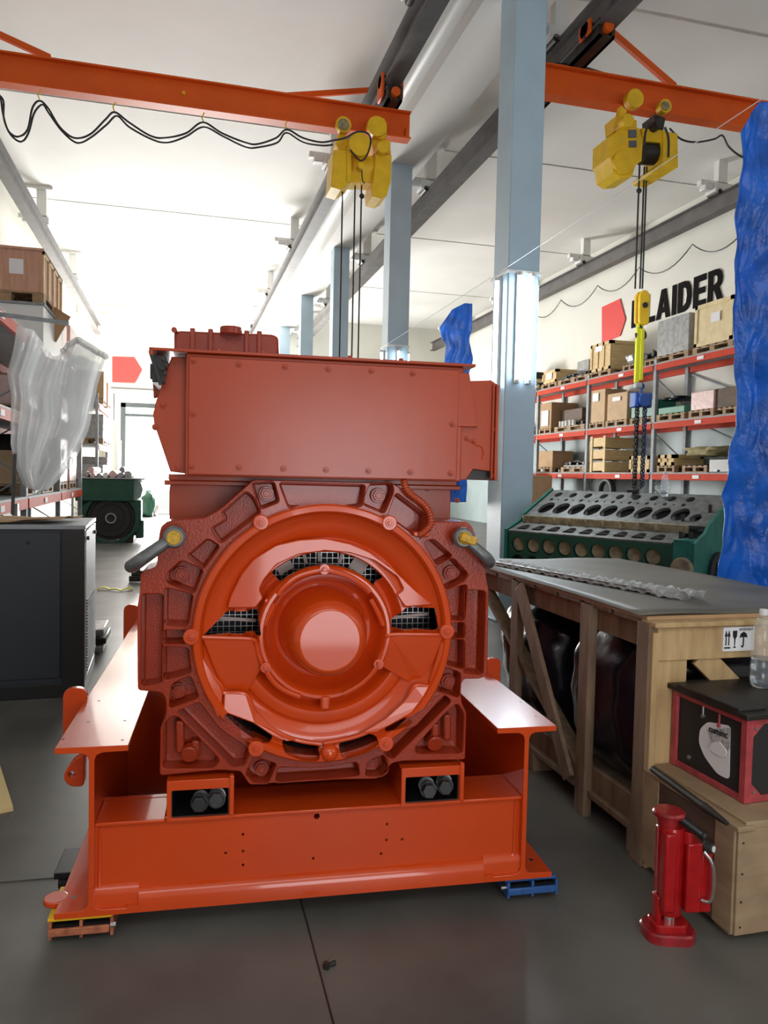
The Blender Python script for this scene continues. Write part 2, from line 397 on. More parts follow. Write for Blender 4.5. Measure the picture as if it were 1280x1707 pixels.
# central line of columns with the girder on top
col0 = None
CY0 = [2.85, 8.02, 13.15, 18.3, 23.45, 28.6]
for i, y in enumerate(CY0):
    m = MB().box((3.5, y, 0), (3.88, y+.42, 7.06))
    m.box((3.44, y-.05, 0), (3.94, y+.47, .03))
    o = m.build('column', BLUC, smooth=True, bevel=.012); struct(o)
struct(BX('girder_centre', (3.3, YB, 7.06), (4.08, YF, CZ), CEILM))
m = MB().cyl((3.22, YB, 7.42), (3.22, YF, 7.42), .17, 20)  # white cylinder modelled to show the stripe of light along the girder side
tag(m.build('girder_highlight', WHTP), 'long round white pipe modelled along the girder above the blue columns', 'highlight')

# crane runway rails (I profile) with hangers
def ibeam(m, p, q, w_, h, tf=.02, tw=.015):
    p = Vector(p); q = Vector(q); z = Vector((0, 0, 1))
    m.bar(p+z*(h/2-tf/2), q+z*(h/2-tf/2), w_, tf); m.bar(p-z*(h/2-tf/2), q-z*(h/2-tf/2), w_, tf); m.bar(p, q, tw, h-2*tf+.002)
    return m
HG = 'hangers holding the crane rails'
rails = [(-3.0, 6.85, .20, 'crane runway rail along the left wall high above the racking', RAIL), (2.66, 6.95, .24, 'crane runway rail left of the blue columns', RAIL),
         (4.55, 6.85, .24, 'crane runway rail right of the blue columns', RAIL), (10.1, 7.05, .22, 'crane runway rail along the right wall above the red logo', RAIL)]
hang0 = None
for X, z, w_, lab, mt in rails:
    m = ibeam(MB(), (X, YB+.3, z), (X, YF-.3, z), w_, .34, .022)
    o = m.build('crane_rail', mt, smooth=False); tag(o, lab, 'rail')
    side = {-3.0: 'left wall rail', 2.66: 'rail left of the blue columns', 4.55: 'rail right of the blue columns', 10.1: 'right wall rail'}[X]
    for k in range(5):
        y = 8.7+k*5.15+({-3.0: -.2, 2.66: 0, 4.55: .3, 10.1: -.8}[X])
        if y > YF-1: continue
        if hang0 is None:
            hang0 = empty('rail_hanger', (X, y, z+.17), 0, 'x', 'bracket', HG)
            MB().box((-.12, -.07, 0), (.08, .07, CZ-.0-z-.17)).build('hanger_post', WHTP, hang0, smooth=False)
            MB().box((-.42, -.16, CZ-z-.17-.07), (.22, .16, CZ-z-.17)).build('ceiling_plate', WHTP, hang0, bevel=.01); MB().box((-.5, -.07, .12), (.1, .07, .22)).build('cross_bar', WHTP, hang0, bevel=.01)
            MB().box((-.24, -.16, .0), (.14, .16, .16)).build('clamp', WHTP, hang0, bevel=.01); MB().box((-.42, -.1, .04), (-.24, .1, .18)).build('clamp_jaw', WHTP, hang0, bevel=.02)
            MB().cyl((-.14, -.16, 0), (-.14, .16, 0), .05, 10).build('clamp_bolt', DRK, hang0)
            h = hang0
        else: h = dup(hang0, (X, y, z+.17))
        ords = ['nearest', 'second', 'third', 'fourth', 'fifth', 'sixth', 'seventh', 'eighth', 'ninth'][k]
        h['label'] = '%s white rail hanger from the front on the %s' % (ords, side)
        h['group'] = HG

# ------------------------------------------------------------ bridge cranes
def bridge(name, Y, x0, x1, zt, label, braces, stop=True):
    e = empty(name, (x0, Y, zt-.36), 0, label, 'crane beam')
    lx = x1-x0
    m = MB(); zc = .18
    m.box((0, -.09, .34), (lx, .09, .36)).box((0, -.09, 0), (lx, .09, .02)).box((0, -.012, .02), (lx, .012, .34))
    m.build('girder_beam', CRN, e, smooth=False)
    for (a, b) in braces:
        MB().bar(Vector(a)-e.location, Vector(b)-e.location, .07, .07).build('brace', CRN, e, bevel=.006)
    return e
b1 = bridge('crane_beam', 10.2, -3.5, 2.95, 6.5, 'long orange crane beam across the left bay carrying the yellow hoist', [(tuple(HY(478, 160, 10.3)), tuple(HY(640, 149, 11.2))), ((-1.55, 10.2, 6.53), (-3.0, 10.2, 7.0))])
MB().box((6.38, -.09, .02), (6.42, -.015, .14)).build('end_stop', CRN, b1)
MB().cyl((3.5, -.012, .17), (3.5, -.1, .17), .02, 10).build('cable_eye', YEL, b1)
b2 = bridge('crane_beam', 8.65, 3.95, 10.35, 6.55, 'orange crane beam across the right bay behind the blue tarp', [((5.95, 8.65, 6.57), (4.75, 8.75, 7.35))])
MB().tube([(.35, 0, .40), (.6, 0, .44), (1.1, 0, .38), (1.9, 0, .37)], .018).build('cable', CABLE, b2)
# end carriages under the rails
def carriage(X, Y, zt, zr, lab, m_or, L=2.0):
    e = empty('end_carriage', (X, Y, zt), 0, lab, 'crane carriage', 'end carriages of the cranes')
    MB().box((-.1, -L/2, 0), (-.06, L/2, .2)).box((.06, -L/2, 0), (.1, L/2, .2)).box((-.1, -L/2, 0), (.1, L/2, .025)).build('frame', DRK, e, smooth=False)
    for s in (-1, 1):
        m = MB()
        for q in (-1, 1): m.box((q*.13-.02, s*(L/2-.25)-.13, .1), (q*.13+.02, s*(L/2-.25)+.13, zr-zt+.14))
        m.each('trolley_plate', m_or, e, bevel=.02)
        for q in (-1, 1):
            MB().cyl((q*.08, s*(L/2-.25), zr-zt+.06), (q*.15, s*(L/2-.25), zr-zt+.06), .09, 18).build('wheel', DRK, e)
        MB().cyl((0, s*(L/2)-.05, .1), (0, s*(L/2)+.05, .1), .06, 14).build('buffer', CRN, e)
    return e
carriage(2.66, 10.9, 6.5, 6.78, 'dark end carriage of the left crane under the rail beside the columns', CRN)
carriage(4.55, 8.9, 6.55, 6.68, 'dark end carriage of the right crane at top of the nearest column', CRN)
carriage(-3.0, 10.3, 6.45, 6.6, 'end carriage of the left crane on the left wall rail', CRN)
carriage(10.1, 8.7, 6.55, 6.88, 'end carriage of the right crane on the right wall rail', CRN)

# ------------------------------------------------------------ hoists
def PY(Y): return lambda x, y: (lambda h: (h.x, h.z))(HY(x, y, Y))
def extr(mb, pts, Y0, Y1, ch=0):  # px polygon at plane Y0 -> prism
    q = [PY(Y0)(*p) for p in pts]; mb.plate(q, [], (0, Y0, 0), t=Y1-Y0, ch=ch); return mb
def sub(o, e): o.parent = e; o.location = -Vector(e.location); return o
def hoist(beamY, poly, label, rot=0):
    Yf = beamY-.32
    P = PY(Yf)
    e = empty('rope_hoist', (P(*poly['c'])[0], beamY, P(*poly['c'])[1]), 0, label, 'hoist')
    for nm, pts, y0, y1, mt in poly['prisms']:
        sub(extr(MB(), pts, beamY+y0, beamY+y1, .01).build(nm, mt, e), e)
    for nm, (x, y, rp), y0, y1, mt in poly['cyls']:
        c = PY(beamY+y0)(x, y); r = rp/1282*beamY*1.03
        o = MB().cyl((c[0], beamY+y0, c[1]), (c[0], beamY+y1, c[1]), r, 28).build(nm, mt, e, bevel=.006); sub(o, e)
    (xa, ya), (xb, yb), rp = poly['drum']
    a = PY(beamY)(xa, ya); b = PY(beamY)(xb, yb)
    o = MB().cyl((a[0], beamY, a[1]), (b[0], beamY, b[1]), rp/1282*beamY*1.03, 24).build('rope_drum', poly['dm'], e); sub(o, e)
    for pts, rr in poly['cables']:
        pp = [PY(beamY-.3)(*p) for p in pts]; o = MB().tube(smoothpath([(p[0], beamY-.3, p[1]) for p in pp]), rr, 6).build('cable', CABLE, e); sub(o, e)
    for (x0, y0, x1, y1) in poly['ropes']:
        a = PY(beamY)(x0, y0); b = PY(beamY)(x1, y1); 
        o = MB().cyl((a[0], beamY, a[1]), (a[0], beamY, b[1]), .011, 6).build('rope', DRK, e); sub(o, e)
    for (x, y, rp) in poly['balls']:
        a = PY(beamY)(x, y); o = MB().ball((a[0], beamY, a[1]), rp/1282*beamY, 14).build('rope_weight', BLKR, e); sub(o, e)
    for (x0, y0, x1, y1, yy) in poly.get('labels', []):
        o = extr(MB(), [(x0, y0), (x1, y0), (x1, y1), (x0, y1)], beamY+yy, beamY+yy+.012).build('name_plate', mat('plate_dark', (.1, .11, .12), .4), e, smooth=False); sub(o, e)
    return e
def smoothpath(p, n=6):
    p = [Vector(q) for q in p]; out = []
    for i in range(len(p)-1):
        a, b, c, d = p[max(i-1, 0)], p[i], p[i+1], p[min(i+2, len(p)-1)]
        for k in range(n):
            t = k/n; out.append(.5*((2*b)+(c-a)*t+(2*a-5*b+4*c-d)*t*t+(3*b-a-3*c+d)*t**3))
    return out+[p[-1]]
h1 = dict(c=(602, 290), dm=YEL,
  prisms=[('control_box', [(556, 250), (572, 249), (583, 251), (583, 306), (568, 316), (552, 311)], -.2, .2, YEL),
          ('drum_flange', [(578, 250), (586, 251), (586, 304), (578, 303)], -.22, .22, YEL),
          ('gearbox', [(626, 256), (653, 258), (652, 300), (645, 326), (635, 331), (621, 327), (619, 310), (622, 300)], -.2, .2, YEL),
          ('drum_shroud', [(584, 258), (622, 260), (622, 306), (606, 303), (584, 304)], -.14, .14, YEL),
          ('trolley_frame', [(563, 225), (572, 222), (580, 228), (582, 250), (566, 250), (560, 240)], -.12, .12, YEL),
          ('trolley_frame', [(618, 232), (650, 232), (652, 256), (624, 256)], -.14, .14, YEL),
          ('motor_bracket', [(619, 205), (625, 195), (640, 196), (645, 205), (645, 228), (636, 232), (622, 228), (619, 220)], -.2, -.1, YEL)],
  cyls=[('trolley_wheel', (573, 207, 12.5), -.2, -.1, YEL), ('trolley_wheel', (573, 207, 9), -.215, -.2, RUST), ('travel_motor', (600, 240, 18), -.30, -.02, YEL), ('trolley_wheel', (629, 210, 16), -.24, -.12, YEL), ('brake_cap', (638, 245, 9), -.32, -.15, YEL), ('rope_guide', (602, 276, 5), -.32, -.2, YEL)],
  drum=((584, 282), (624, 284), 21),
  cables=[([(556, 234), (575, 230), (595, 220), (612, 222), (618, 235), (612, 258), (602, 268), (592, 260), (584, 250)], .012), ([(603, 284), (604, 300), (608, 306)], .008)],
  ropes=[(571, 312, 561, 602), (592, 300, 586, 602), (603, 288, 601, 602)], balls=[(603, 327, 4.5)])
hoist(10.2, h1, 'yellow rope hoist hanging under the left orange crane beam')
h2 = dict(c=(1070, 250), dm=BLK,
  prisms=[('gearbox', [(1017, 226), (1038, 211), (1066, 213), (1072, 235), (1070, 268), (1060, 275), (1054, 294), (1035, 296), (1023, 288), (1020, 268), (1016, 262)], -.2, .2, YEL),
          ('end_box', [(1106, 218), (1130, 222), (1131, 278), (1106, 294), (1086, 290), (1085, 284), (1106, 268)], -.2, .2, YEL),
          ('drum_shroud', [(1070, 213), (1112, 217), (1108, 237), (1072, 235)], -.16, .16, YEL),
          ('trolley_frame', [(1028, 192), (1042, 196), (1062, 200), (1062, 216), (1030, 214)], -.14, .14, YEL),
          ('trolley_frame', [(1092, 190), (1110, 196), (1106, 218), (1094, 216)], -.14, .14, DRK),
          ('motor_bracket', [(1036, 175), (1046, 184), (1040, 205), (1030, 210)], -.2, -.1, YEL)],
  cyls=[('trolley_wheel', (1060, 163, 16), -.22, -.11, YEL), ('trolley_wheel', (1110, 176, 12), -.2, -.1, YEL), ('trolley_wheel', (1110, 176, 8), -.215, -.2, RUST), ('travel_motor', (1048, 200, 11), -.3, -.1, YEL), ('gear_cover', (1040, 270, 20), -.24, -.2, YEL), ('brake_cap', (1100, 205, 8), -.3, -.12, DRK)],
  drum=((1068, 255), (1110, 258), 20),
  cables=[([(1083, 205), (1076, 220), (1074, 240)], .014), ([(1108, 212), (1114, 230), (1114, 262)], .014)],
  ropes=[(1066, 275, 1065, 482), (1074, 278, 1074, 482), (1078, 278, 1078, 482)], balls=[(1065, 318, 5)],
  labels=[(1048, 216, 1061, 229, -.215), (1049, 234, 1061, 245, -.215)])
hoist(8.65, h2, 'yellow rope hoist with black drum under the right orange crane beam')
# hook block, sling, chain block
P8 = PY(8.65)
def pt8(x, y): q = P8(x, y); return Vector((q[0], 8.65, q[1]))
c = pt8(1070, 515); s8 = 8.65*1.03/1282
e = empty('hook_block', c, 0, 'yellow hook block hanging on the ropes in front of the wall letters', 'crane hook')
o = MB().plate(rnd([(-10*s8, -28*s8), (10*s8, -30*s8), (11*s8, 24*s8), (5*s8, 32*s8), (-5*s8, 32*s8), (-11*s8, 22*s8)], 7*s8), [], (0, -.06, 0), t=.035, ch=.008).plate(rnd([(-10*s8, -28*s8), (10*s8, -30*s8), (11*s8, 24*s8), (5*s8, 32*s8), (-5*s8, 32*s8), (-11*s8, 22*s8)], 7*s8), [], (0, .025, 0), t=.035, ch=.008).build('side_plate', YEL, e)
MB().cyl((0, -.075, 5*s8), (0, .075, 5*s8), 5*s8, 18).build('sheave', DRK, e)
hk = [(0, 0, -30*s8), (0, 0, -36*s8), (7*s8, 0, -42*s8), (8*s8, 0, -50*s8), (0, 0, -56*s8), (-8*s8, 0, -52*s8), (-10*s8, 0, -44*s8)]
MB().tube(smoothpath(hk), .02, 8).build('hook', DRK, e)
a, b = pt8(1067, 547), pt8(1066, 638)
e = empty('lifting_sling', a, 0, 'bright yellow webbing sling looped on the crane hook', 'sling')
MB().box((-.055, -.02, b.z-a.z), (-.0, .02, 0)).box((.0, -.03, b.z-a.z+.03), (.05, .01, -.01)).build('webbing', SLING, e, bevel=.006)
MB().tube([(-.03, 0, 0), (-.02, 0, .05), (.01, 0, .06), (.03, 0, 0)], .02, 8).build('loop', SLING, e)
MB().box((-.05, -.025, b.z-a.z-.07), (.05, .025, b.z-a.z)).build('loop_end', GRWR, e, bevel=.01)
c = pt8(1068, 668)
e = empty('chain_block', c, 0, 'blue chain block with dark hanging chains below the yellow sling', 'chain hoist')
MB().cyl((0, -.1, 0), (0, .1, 0), .085, 24).build('body', CHB, e, bevel=.01)
MB().box((-.12, -.07, -.09), (-.06, .07, .1)).box((.06, -.07, -.09), (.12, .07, .1)).each('side_cover', CHB, e, bevel=.015)
MB().tube(smoothpath([(0, 0, .08), (0, 0, .14), (.035, 0, .18), (0, 0, .22), (-.03, 0, .19)]), .014, 8).build('top_hook', CHB, e)
zb = pt8(1062, 815).z-c.z
def chain(x, y, z0, z1, mt, r=.0085, L=.05):
    m = MB(); k = 0; z = z0
    while z > z1:
        pts = []
        for i in range(10):
            t = 2*PI*i/10; q = (math.cos(t)*.016, math.sin(t)*L*.62)
            pts.append((x+(q[0] if k % 2 else 0), y+(0 if k % 2 else q[0]), z+q[1]))
        m.tube(pts, r, 4, True); z -= L*.85; k += 1
    return m.build('chain', mt, e)
chain(-.06, 0, -.1, zb, DRK); chain(-.015, .03, -.1, zb+.02, DRK); chain(.03, -.03, -.1, zb+.03, DRK); chain(.075, .0, -.08, zb+.05, CHB)
MB().tube(smoothpath([(-.05, 0, zb-.0), (-.05, 0, zb-.08), (.0, 0, zb-.12), (.03, 0, zb-.06)]), .018, 8).build('bottom_hook', CHB, e)
# festoon cables
def fest(pts, Y, label, r=.012, dbl=True):
    pp = [PY(Y)(*p) for p in pts]
    e = empty('festoon_cable', (pp[0][0], Y, pp[0][1]), 0, label, 'cable')
    P3 = [Vector((p[0], Y, p[1]))-e.location for p in pp]
    MB().tube(smoothpath(P3), r, 6).build('cable', CABLE, e)
    if dbl: MB().tube(smoothpath([v+Vector((.012*(i % 3), .05, -.02-.015*(i % 2))) for i, v in enumerate(P3)]), r, 6).build('cable', CABLE, e)
    return e
f1 = fest([(-30, 170), (-12, 150), (0, 160), (5, 190), (14, 218), (30, 228), (46, 216), (54, 180), (66, 168), (80, 180), (100, 212), (124, 230), (150, 224), (175, 200), (191, 187), (215, 204), (250, 226), (275, 230), (310, 222), (338, 204), (370, 222), (410, 238), (430, 240), (460, 230), (478, 216), (505, 230), (535, 237), (556, 234)], 10.1, 'black double cable hanging in loops under the left crane beam')
for x, y in ((66, 166), (191, 186), (339, 203), (478, 215)):
    a = PY(10.1)(x, y); MB().tube([(a[0], 10.1, a[1]), (a[0]-.02, 10.1, a[1]+.05), (a[0]+.01, 10.12, a[1]+.12)], .008, 6).build('cable_clip', YEL, f1, loc=-Vector(f1.location))
fest([(1116, 214), (1135, 232), (1160, 237), (1190, 232), (1204, 226), (1215, 245), (1238, 262), (1262, 262)], 8.6, 'black cable sagging from the right hoist toward the blue tarp', .012, False)
pk = [(862, 548), (888, 520), (935, 500), (996, 476), (1065, 446), (1154, 407), (1240, 385)]
P3 = [HX(*p, 10.3) for p in pk]; loop = []
for p, q in zip(P3, P3[1:]):
    sag = min(.42, (p-q).length*.17)
    loop += [p.lerp(q, t/10)-Vector((0, 0, sag*4*(t/10)*(1-t/10))) for t in range(10)]
loop.append(P3[-1]); e = empty('wall_cable', P3[0], 0, 'thin dark cable looping along the right wall below the rail', 'cable')
MB().tube([p-P3[0] for p in loop], .013, 6).build('cable', CABLE, e)
MB().tube([(3.45, 2.9, 4.0), (3.45, 8.02, 3.93), (3.45, 13.1, 3.9)], .003, 5).build('tarp_wire', PAPER); tag(bpy.data.objects['tarp_wire'], 'thin wire strung between the blue columns at lamp height', 'wire')

# ------------------------------------------------------------ tube lights on columns
TG = 'tube lights on the column faces'
def tubelight(x, y, z0, z1, nrm, lab, watts=0):
    e = empty('tube_light', (x, y, z0), 0, lab, 'lamp', TG); n = Vector(nrm); L = z1-z0
    s_ = Vector((n.y, -n.x, 0))
    MB().bar(n*.02, n*.02+Vector((0, 0, L)), .05, .035, tuple(n)).build('lamp_base', WHTP, e, smooth=False)
    MB().cyl(n*.06+Vector((0, 0, .03)), n*.06+Vector((0, 0, L-.03)), .02, 12).build('tube', TUBE, e)
    for z in (0, L-.04): MB().cyl(n*.06+Vector((0, 0, z)), n*.06+Vector((0, 0, z+.04)), .023, 12).build('socket', WHTP, e)
    if watts:
        area('tube_light_glow', (x+n.x*.1, y+n.y*.1, (z0+z1)/2), tuple(n), .08, L, watts, (.82, .93, 1))
tubelight(3.62, 8.02, 2.68, 3.9, (0, -1, 0), 'left tube of the pair glowing on the front of the nearest column', 30)
tubelight(3.76, 8.02, 2.68, 3.9, (0, -1, 0), 'right tube of the pair glowing on the front of the nearest column', 30)
tubelight(3.5, 8.2, 2.6, 3.88, (-1, 0, 0), 'tube lamp glowing on the left side of the nearest column', 26)
tubelight(3.69, 13.15, 2.65, 3.85, (0, -1, 0), 'tube lamp on the front of the second column', 10)
tubelight(3.5, 13.35, 2.65, 3.85, (-1, 0, 0), 'tube lamp on the left side of the second column', 16)
tubelight(3.88, 13.35, 2.65, 3.85, (1, 0, 0), 'tube lamp on the right side of the second column', 24)
tubelight(3.88, 8.2, 2.6, 3.88, (1, 0, 0), 'tube lamp on the right side of the nearest column', 30)
for i, y in enumerate(CY0[1:3]):
    tag(BX('column_band', (3.48, y-.02, 3.9), (3.9, y+.44, 3.93), WHTP), ['white band around the nearest column above its lamps', 'white band around the second column above its lamps'][i], 'band')

# ------------------------------------------------------------ blue tarps
def tarp(name, edge_px, Y, right, label, fold=.12, z_to=None, seed=1):
    q = [PY(Y)(*p) for p in edge_px]
    if z_to is not None: q.append((q[-1][0]-.03, z_to))
    zs = [p[1] for p in q]
    def left(z):
        for i in range(len(q)-1):
            if q[i][1] >= z >= q[i+1][1]:
                t = (q[i][1]-z)/max(1e-6, q[i][1]-q[i+1][1]); return q[i][0]*(1-t)+q[i+1][0]*t
        return q[-1][0]
    def fn(u, v):
        z = zs[0]+(zs[-1]-zs[0])*v; x0 = left(z); x1 = right(z) if callable(right) else right
        x = x0+(x1-x0)*u
        n1 = noise.noise(Vector((x*1.3, z*.5, seed)))*2.4; n2 = 1-abs(noise.noise(Vector((x*4+n1, z*1.3, seed+3))))*2; n3 = 1-abs(noise.noise(Vector((x*11+n1, z*4, seed+7))))*2
        y = Y+fold*(1.0*math.sin(x*9+n1*1.5+seed)*(.4+.5*v)+.5*n2+.18*n3)
        x += .05*noise.noise(Vector((z*4, seed, u*2)))*min(1, v*6)
        return (x, y, z)
    o = MB().grid(fn, 110, 240).build(name, BLUT, solid=.003, angle=50); return tag(o, label, 'tarp')
tarp('blue_tarp', [(1284, 158), (1262, 185), (1243, 215), (1240, 260), (1232, 330), (1228, 400), (1225, 450), (1232, 520), (1243, 590), (1244, 650), (1238, 720), (1228, 770), (1222, 850), (1212, 930), (1207, 975)], 4.2, lambda z: 4.35 if z < 3.4 else 4.1, 'large crumpled blue tarp hanging at the right edge of the picture', .1, .25, 1)
tarp('blue_tarp', [(775, 505), (755, 515), (735, 545), (737, 560), (745, 575), (742, 620), (740, 700)], 9.3, lambda z: 3.58, 'smaller blue tarp bunched up behind the nearest column', .06, 1.3, 4)
# ============================================================ GENERATOR SET (local frame: x right, y away, z up)
G = empty('generator_set', GA, GYAW, 'huge orange diesel generator set on its steel skid in the middle of the hall', 'generator')
def Z1(pts, yo): return [GL(220+x/3.1625, 780+y/3.1611, yo) for x, y in pts]
def Z2(pts, yo): return [GL(520+x/3.1625, 780+y/3.1611, yo) for x, y in pts]
def GP(pts, yo): return [GL(x, y, yo) for x, y in pts]
def gplate(m, pts, y0, t, holes=(), **k): return m.plate(pts, holes, (0, y0, 0), t=t, **k)
LEN = 4.2
# skid beams: rolled H profile with fillets
for xc, s in ((.146, -1), (1.70, 1)):
    hw = .118; tw = .009; f = .024; zb, zt = .085, .672
    half = [(hw, zb), (hw, zb+.02), (tw+f, zb+.022), (tw+f*.3, zb+.022+f*.3), (tw, zb+.022+f), (tw, zt-.022-f), (tw+f*.3, zt-.022-f*.3), (tw+f, zt-.022), (hw, zt-.02), (hw, zt)]
    prof = [(xc+x, z) for x, z in half]+[(xc-x, z) for x, z in half[::-1]]
    m = MB(); gplate(m, prof, 0, LEN); o = m.build('skid_beam', OR, G, bevel=.002)
    m = MB()
    for (px, py) in ([(105, 1232), (204, 1155+78), (147, 1203), (208, 1201), (165, 1168)] if s < 0 else [(893, 1194), (868, 1170)]):
        h = HZ(px, py, .6725); v = h-GA; m.cyl((v.dot(EX), v.dot(EY), .668), (v.dot(EX), v.dot(EY), .6728), .005, 10)
    m.each('flange_hole', BLK, o)
    m = MB(); x = xc+(-.07 if s < 0 else .07); m.cyl((x, .1, .104), (x, .1, .1062), .011, 14); m.build('flange_hole', BLK, o)
# lifting lugs on the outside of the beams
def lug(x0, x1, y, z0, z1, hole=None):
    out = rnd([(x0, z0), (x1, z0), (x1, z1), (x0, z1)], .045, 5)
    m = MB(); gplate(m, out, y, .03, [circ(hole, .022, 16)] if hole else (), ch=.003); return m.build('lifting_lug', OR, G)
lug(-.055, .036, .55, .46, .725); lug(-.055, .036, 2.35, .46, .76); lug(1.81, 1.885, .8, .46, .74)
pts = GP([(142, 1256), (120, 1268), (106, 1290), (107, 1303), (118, 1312), (140, 1312)], .35)
m = MB(); gplate(m, rnd(pts, .02), .35, .04, [circ(GL(119, 1291, .35), .012, 14)], ch=.004); m.build('lifting_lug', OR, G)
# rounded pad at the bottom left corner
v = HZ(86, 1516, .1)-GA; MB().cyl((v.dot(EX), .11, .086), (v.dot(EX), .11, .106), .042, 24).build('corner_pad', OR, G, bevel=.004)
# gusset between web and bottom flange, left outer side
# front cross channel
dots = [(405, 1391), (405, 1419), (405, 1442), (376, 1422), (522, 1431), (645, 1374), (644, 1400), (670, 1399), (635, 1423)]
web = [(.155, .15), (1.691, .15), (1.691, .398), (.155, .398)]
hol = [circ(GL(x, y, .03), .0055, 10) for x, y in dots]+[circ(GL(528, 1361, .03), .011, 14)]
ch = empty('front_channel', (0, 0, 0)); ch.parent = G
m = MB(); gplate(m, web, .03, .012, hol); m.build('web_plate', OR, ch, smooth=False)
prof = [(.03, .165), (.018, .16), (.006, .148), (.0, .13), (.0, .086), (.03, .086), (.03, .10), (.012, .10), (.012, .13), (.03, .15)]
m = MB(); pts = [(y, z) for y, z in prof]
n = len(pts); xa, xb = .30, 1.545
m.add([(xa, y, z) for y, z in pts]+[(xb, y, z) for y, z in pts], [(i, (i+1) % n, n+(i+1) % n, n+i) for i in range(n)]+[tuple(range(n))[::-1], tuple(range(n, 2*n))])
m.build('bottom_flange', OR, ch, angle=50)
for xa, xb in ((.155, .30), (1.545, 1.691)):
    m = MB(); m.add([(xa, y+.012, z+.018) for y, z in pts]+[(xb, y+.012, z+.018) for y, z in pts], [(i, (i+1) % n, n+(i+1) % n, n+i) for i in range(n)]+[tuple(range(n))[::-1], tuple(range(n, 2*n))])
    m.build('flange_end', OR, ch, angle=50)
MB().box((.155, .012, .390), (.385, .20, .402)).box((.60, .012, .390), (1.235, .25, .402)).box((1.455, .012, .390), (1.691, .2, .402)).build('top_flange', OR, ch, bevel=.003)
m = MB().tube([(.17, .03, .38), (.168, .028, .17), (.18, .026, .16), (.3, .024, .156)], .006, 8); m.tube([(1.54, .024, .156), (1.66, .026, .165), (1.672, .028, .18), (1.674, .03, .385)], .006, 8); m.build('weld_bead', OR, ch)
MB().box((.262, .0, .086), (.302, .03, .112)).build('end_stop', OR, ch); MB().box((1.543, .0, .086), (1.585, .03, .112)).build('end_stop', OR, ch)
BX('cross_member', (.155, .9, .1), (1.691, .93, .62), OR, G); BX('belly_plate', (.155, .3, .12), (1.691, LEN, .14), OR, G)
BX('cross_member', (.155, .21, .14), (.43, .235, .40), OR, G); BX('cross_member', (1.43, .21, .14), (1.691, .235, .40), OR, G)
for (a, b, c_, d) in (((278, 1296), (388, 1296), (388, 1362), (278, 1362)), ((668, 1275), (770, 1272), (770, 1334), (668, 1342))):
    P = GP([a, b, c_, d], .02); x0 = (P[0][0]+P[3][0])/2; x1 = (P[1][0]+P[2][0])/2; z1 = .535; z0 = .402
    m = MB(); gplate(m, [(x0, z0-.012), (x1, z0-.012), (x1, z1), (x0, z1)], .01, .34, [rnd([(x0+.016, z0+.0), (x1-.014, z0+.0), (x1-.014, z1-.035), (x0+.016, z1-.035)], .004, 2)])
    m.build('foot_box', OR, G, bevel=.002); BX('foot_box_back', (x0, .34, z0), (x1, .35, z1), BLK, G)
    gplate(MB(), [(x0+.016, z0), (x1-.014, z0), (x1-.014, z1-.035), (x0+.016, z1-.035)], .022, .315, [[(x0+.019, z0+.003), (x1-.017, z0+.003), (x1-.017, z1-.038), (x0+.019, z1-.038)]]).build('box_dark_sleeve', BLK, G, smooth=False)  # thin black sleeve added to darken the inside of the foot box
    MB().box((x1-.012, .004, z0), (x1+.004, .03, z1+.01)).build('box_lip', OR, G, bevel=.003)
# jacking bolts in the foot boxes
for (hx, hy, bx, by) in ((331, 1344, 337, 1326), (360, 1337, 363, 1322), (716, 1322, 708, 1302), (743, 1316, 738, 1296)):
    a = GL(hx, hy, -.03); b = GL(bx, by, .10)
    A = Vector((a[0], -.03, a[1]+.003)); B = Vector((b[0], .10, b[1])); D = (B-A).normalized()
    e = MB().cyl(A, A+D*.03, .027, 6).build('jacking_bolt', BLK, G, smooth=False, bevel=.003)
    MB().cyl(A+D*.03, A+D*.038, .031, 24).cyl(A+D*.038, B+D*.05, .018, 16).build('bolt_shank', BLK, e)
    MB().cyl(A+D*.085, A+D*.10, .030, 24).build('washer', STL, e)

